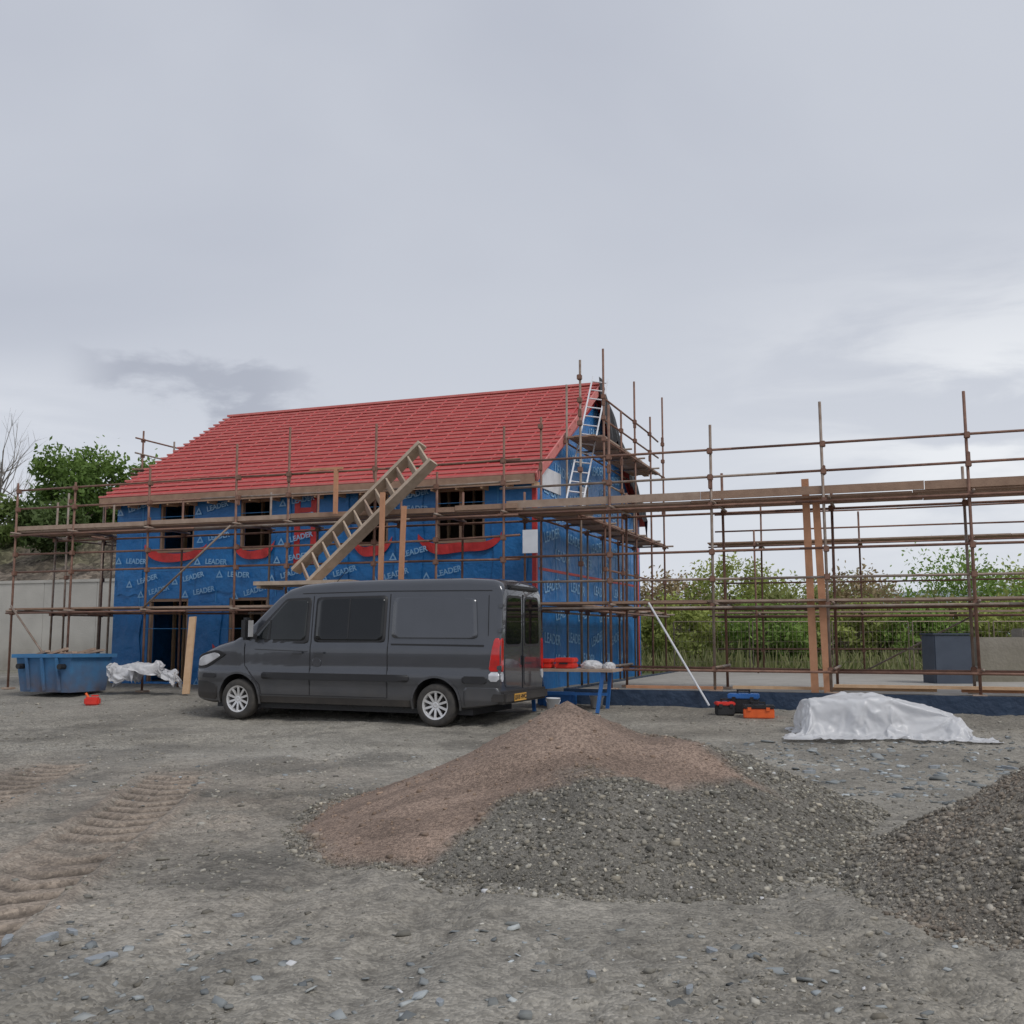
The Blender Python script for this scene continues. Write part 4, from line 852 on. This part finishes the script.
for s in (-1,1):
    for z in (.95,1.55,1.95): MB().box((6.08,s*(hw(6.1,z)+.0)-.02,z),(6.16,s*(hw(6.1,z)+.0)+.02,z+.07)).build('hinge','paint',van,bevel=.008)
MB().box((.5,-.85,.20),(5.6,.85,.30)).build('underbody','black',van)
# ------------------------------------------------------------------ WORLD / LIGHT / CAMERA
sc=bpy.context.scene; w=bpy.data.worlds.new('World'); sc.world=w; w.use_nodes=True; nt=w.node_tree; nt.nodes.clear()
out=nd(nt,'ShaderNodeOutputWorld'); sky=nd(nt,'ShaderNodeTexSky',sky_type='NISHITA'); sky.sun_disc=False; sky.sun_elevation=R(48); sky.sun_rotation=R(140)
bg1=nd(nt,'ShaderNodeBackground'); bg1.inputs[1].default_value=.08; nt.links.new(sky.outputs[0],bg1.inputs[0])
tc=nd(nt,'ShaderNodeTexCoord'); sp=nd(nt,'ShaderNodeSeparateXYZ'); nt.links.new(tc.outputs['Generated'],sp.inputs[0])
def mth(op,a,b=None,clamp=False):
    n=nd(nt,'ShaderNodeMath',operation=op,use_clamp=clamp)
    for i,v in enumerate((a,b)):
        if v is None: continue
        if isinstance(v,(int,float)): n.inputs[i].default_value=v
        else: nt.links.new(v,n.inputs[i])
    return n.outputs[0]
def mixc(f,a,b):
    n=nd(nt,'ShaderNodeMix',data_type='RGBA')
    nt.links.new(f,n.inputs[0])
    for i,v in ((6,a),(7,b)):
        if isinstance(v,tuple): n.inputs[i].default_value=(*v,1)
        else: nt.links.new(v,n.inputs[i])
    return n.outputs[2]
def noise(sc_,det,vec,scale=(1,1,1),ro=.55,dist=0):
    mp=nd(nt,'ShaderNodeMapping'); mp.inputs['Scale'].default_value=scale; nt.links.new(vec,mp.inputs[0]); n=nd(nt,'ShaderNodeTexNoise'); n.inputs['Scale'].default_value=sc_; n.inputs['Detail'].default_value=det; n.inputs['Roughness'].default_value=ro; n.inputs['Distortion'].default_value=dist; nt.links.new(mp.outputs[0],n.inputs['Vector']); return n.outputs['Fac']
def mr(v,a,b,c_=0,d=1):
    n=nd(nt,'ShaderNodeMapRange'); n.interpolation_type='SMOOTHSTEP'
    for i,x in enumerate((a,b,c_,d)): n.inputs[i+1].default_value=x
    nt.links.new(v,n.inputs[0]); return n.outputs[0]
x_,y_,z_=sp.outputs
yc=mth('MAXIMUM',y_,.05); A=mth('DIVIDE',x_,yc); B=mth('DIVIDE',z_,yc)
n1=noise(1.3,5,tc.outputs['Generated'],(1,1,2.2),.45,.3); n2=noise(5,7,tc.outputs['Generated'],(1,1,4),.55,.4); n3=noise(9,6,tc.outputs['Generated'],(1,1,2.2),.6,.3)
base=mixc(mr(n1,.3,.7),(.50,.53,.61),(.60,.63,.70))
lo=mr(z_,.30,.04); base=mixc(mth('MULTIPLY',lo,.65),base,(.76,.79,.85))
rt_=mth('MULTIPLY',mr(A,.10,.5),mth('MULTIPLY',mr(z_,.02,.15),mr(z_,.38,.20))); rt2=mth('MULTIPLY',rt_,mr(n2,.36,.62)); base=mixc(mth('MULTIPLY',rt2,.9),base,(.90,.92,.95))
lf=mth('MULTIPLY',mr(A,-.30,-.52),mth('MULTIPLY',mr(B,.30,.2),mr(n2,.35,.6))); base=mixc(mth('MULTIPLY',lf,.5),base,(.82,.84,.89))
ga=mth('MULTIPLY',mr(A,-.46,-.38),mr(A,-.16,-.26)); gb=mth('ADD',B,mth('MULTIPLY',mth('SUBTRACT',n3,.5),.16)); gb=mth('ADD',gb,mth('MULTIPLY',A,.22))
gg=mth('MULTIPLY',mr(gb,.145,.175),mr(gb,.215,.185)); dk=mth('MULTIPLY',mth('MULTIPLY',ga,gg),.7); base=mixc(dk,base,(.38,.405,.48))
bg2=nd(nt,'ShaderNodeBackground'); bg2.inputs[1].default_value=1.0; nt.links.new(base,bg2.inputs[0])
ms=nd(nt,'ShaderNodeMixShader'); ms.inputs[0].default_value=.94; nt.links.new(bg1.outputs[0],ms.inputs[1]); nt.links.new(bg2.outputs[0],ms.inputs[2]); nt.links.new(ms.outputs[0],out.inputs[0])
sl=bpy.data.lights.new('sun','SUN'); sl.energy=1.4; sl.angle=R(20); sl.color=(1,.97,.93); so=bpy.data.objects.new('sun',sl); col.objects.link(so)
dv=Vector((math.sin(R(140))*math.cos(R(48)),-abs(math.cos(R(140)))*math.cos(R(48)),math.sin(R(48)))); so.rotation_euler=dv.to_track_quat('Z','Y').to_euler()
cam=bpy.data.cameras.new('camera'); cam.lens=36; cam.sensor_width=36; cam.clip_end=5000; cam.clip_start=.05
c_o=bpy.data.objects.new('camera',cam); col.objects.link(c_o); c_o.location=(0,0,1.6); c_o.rotation_euler=(R(96.85),0,0); sc.camera=c_o
sc.view_settings.view_transform='Standard'; sc.view_settings.look='None'; sc.view_settings.exposure=0
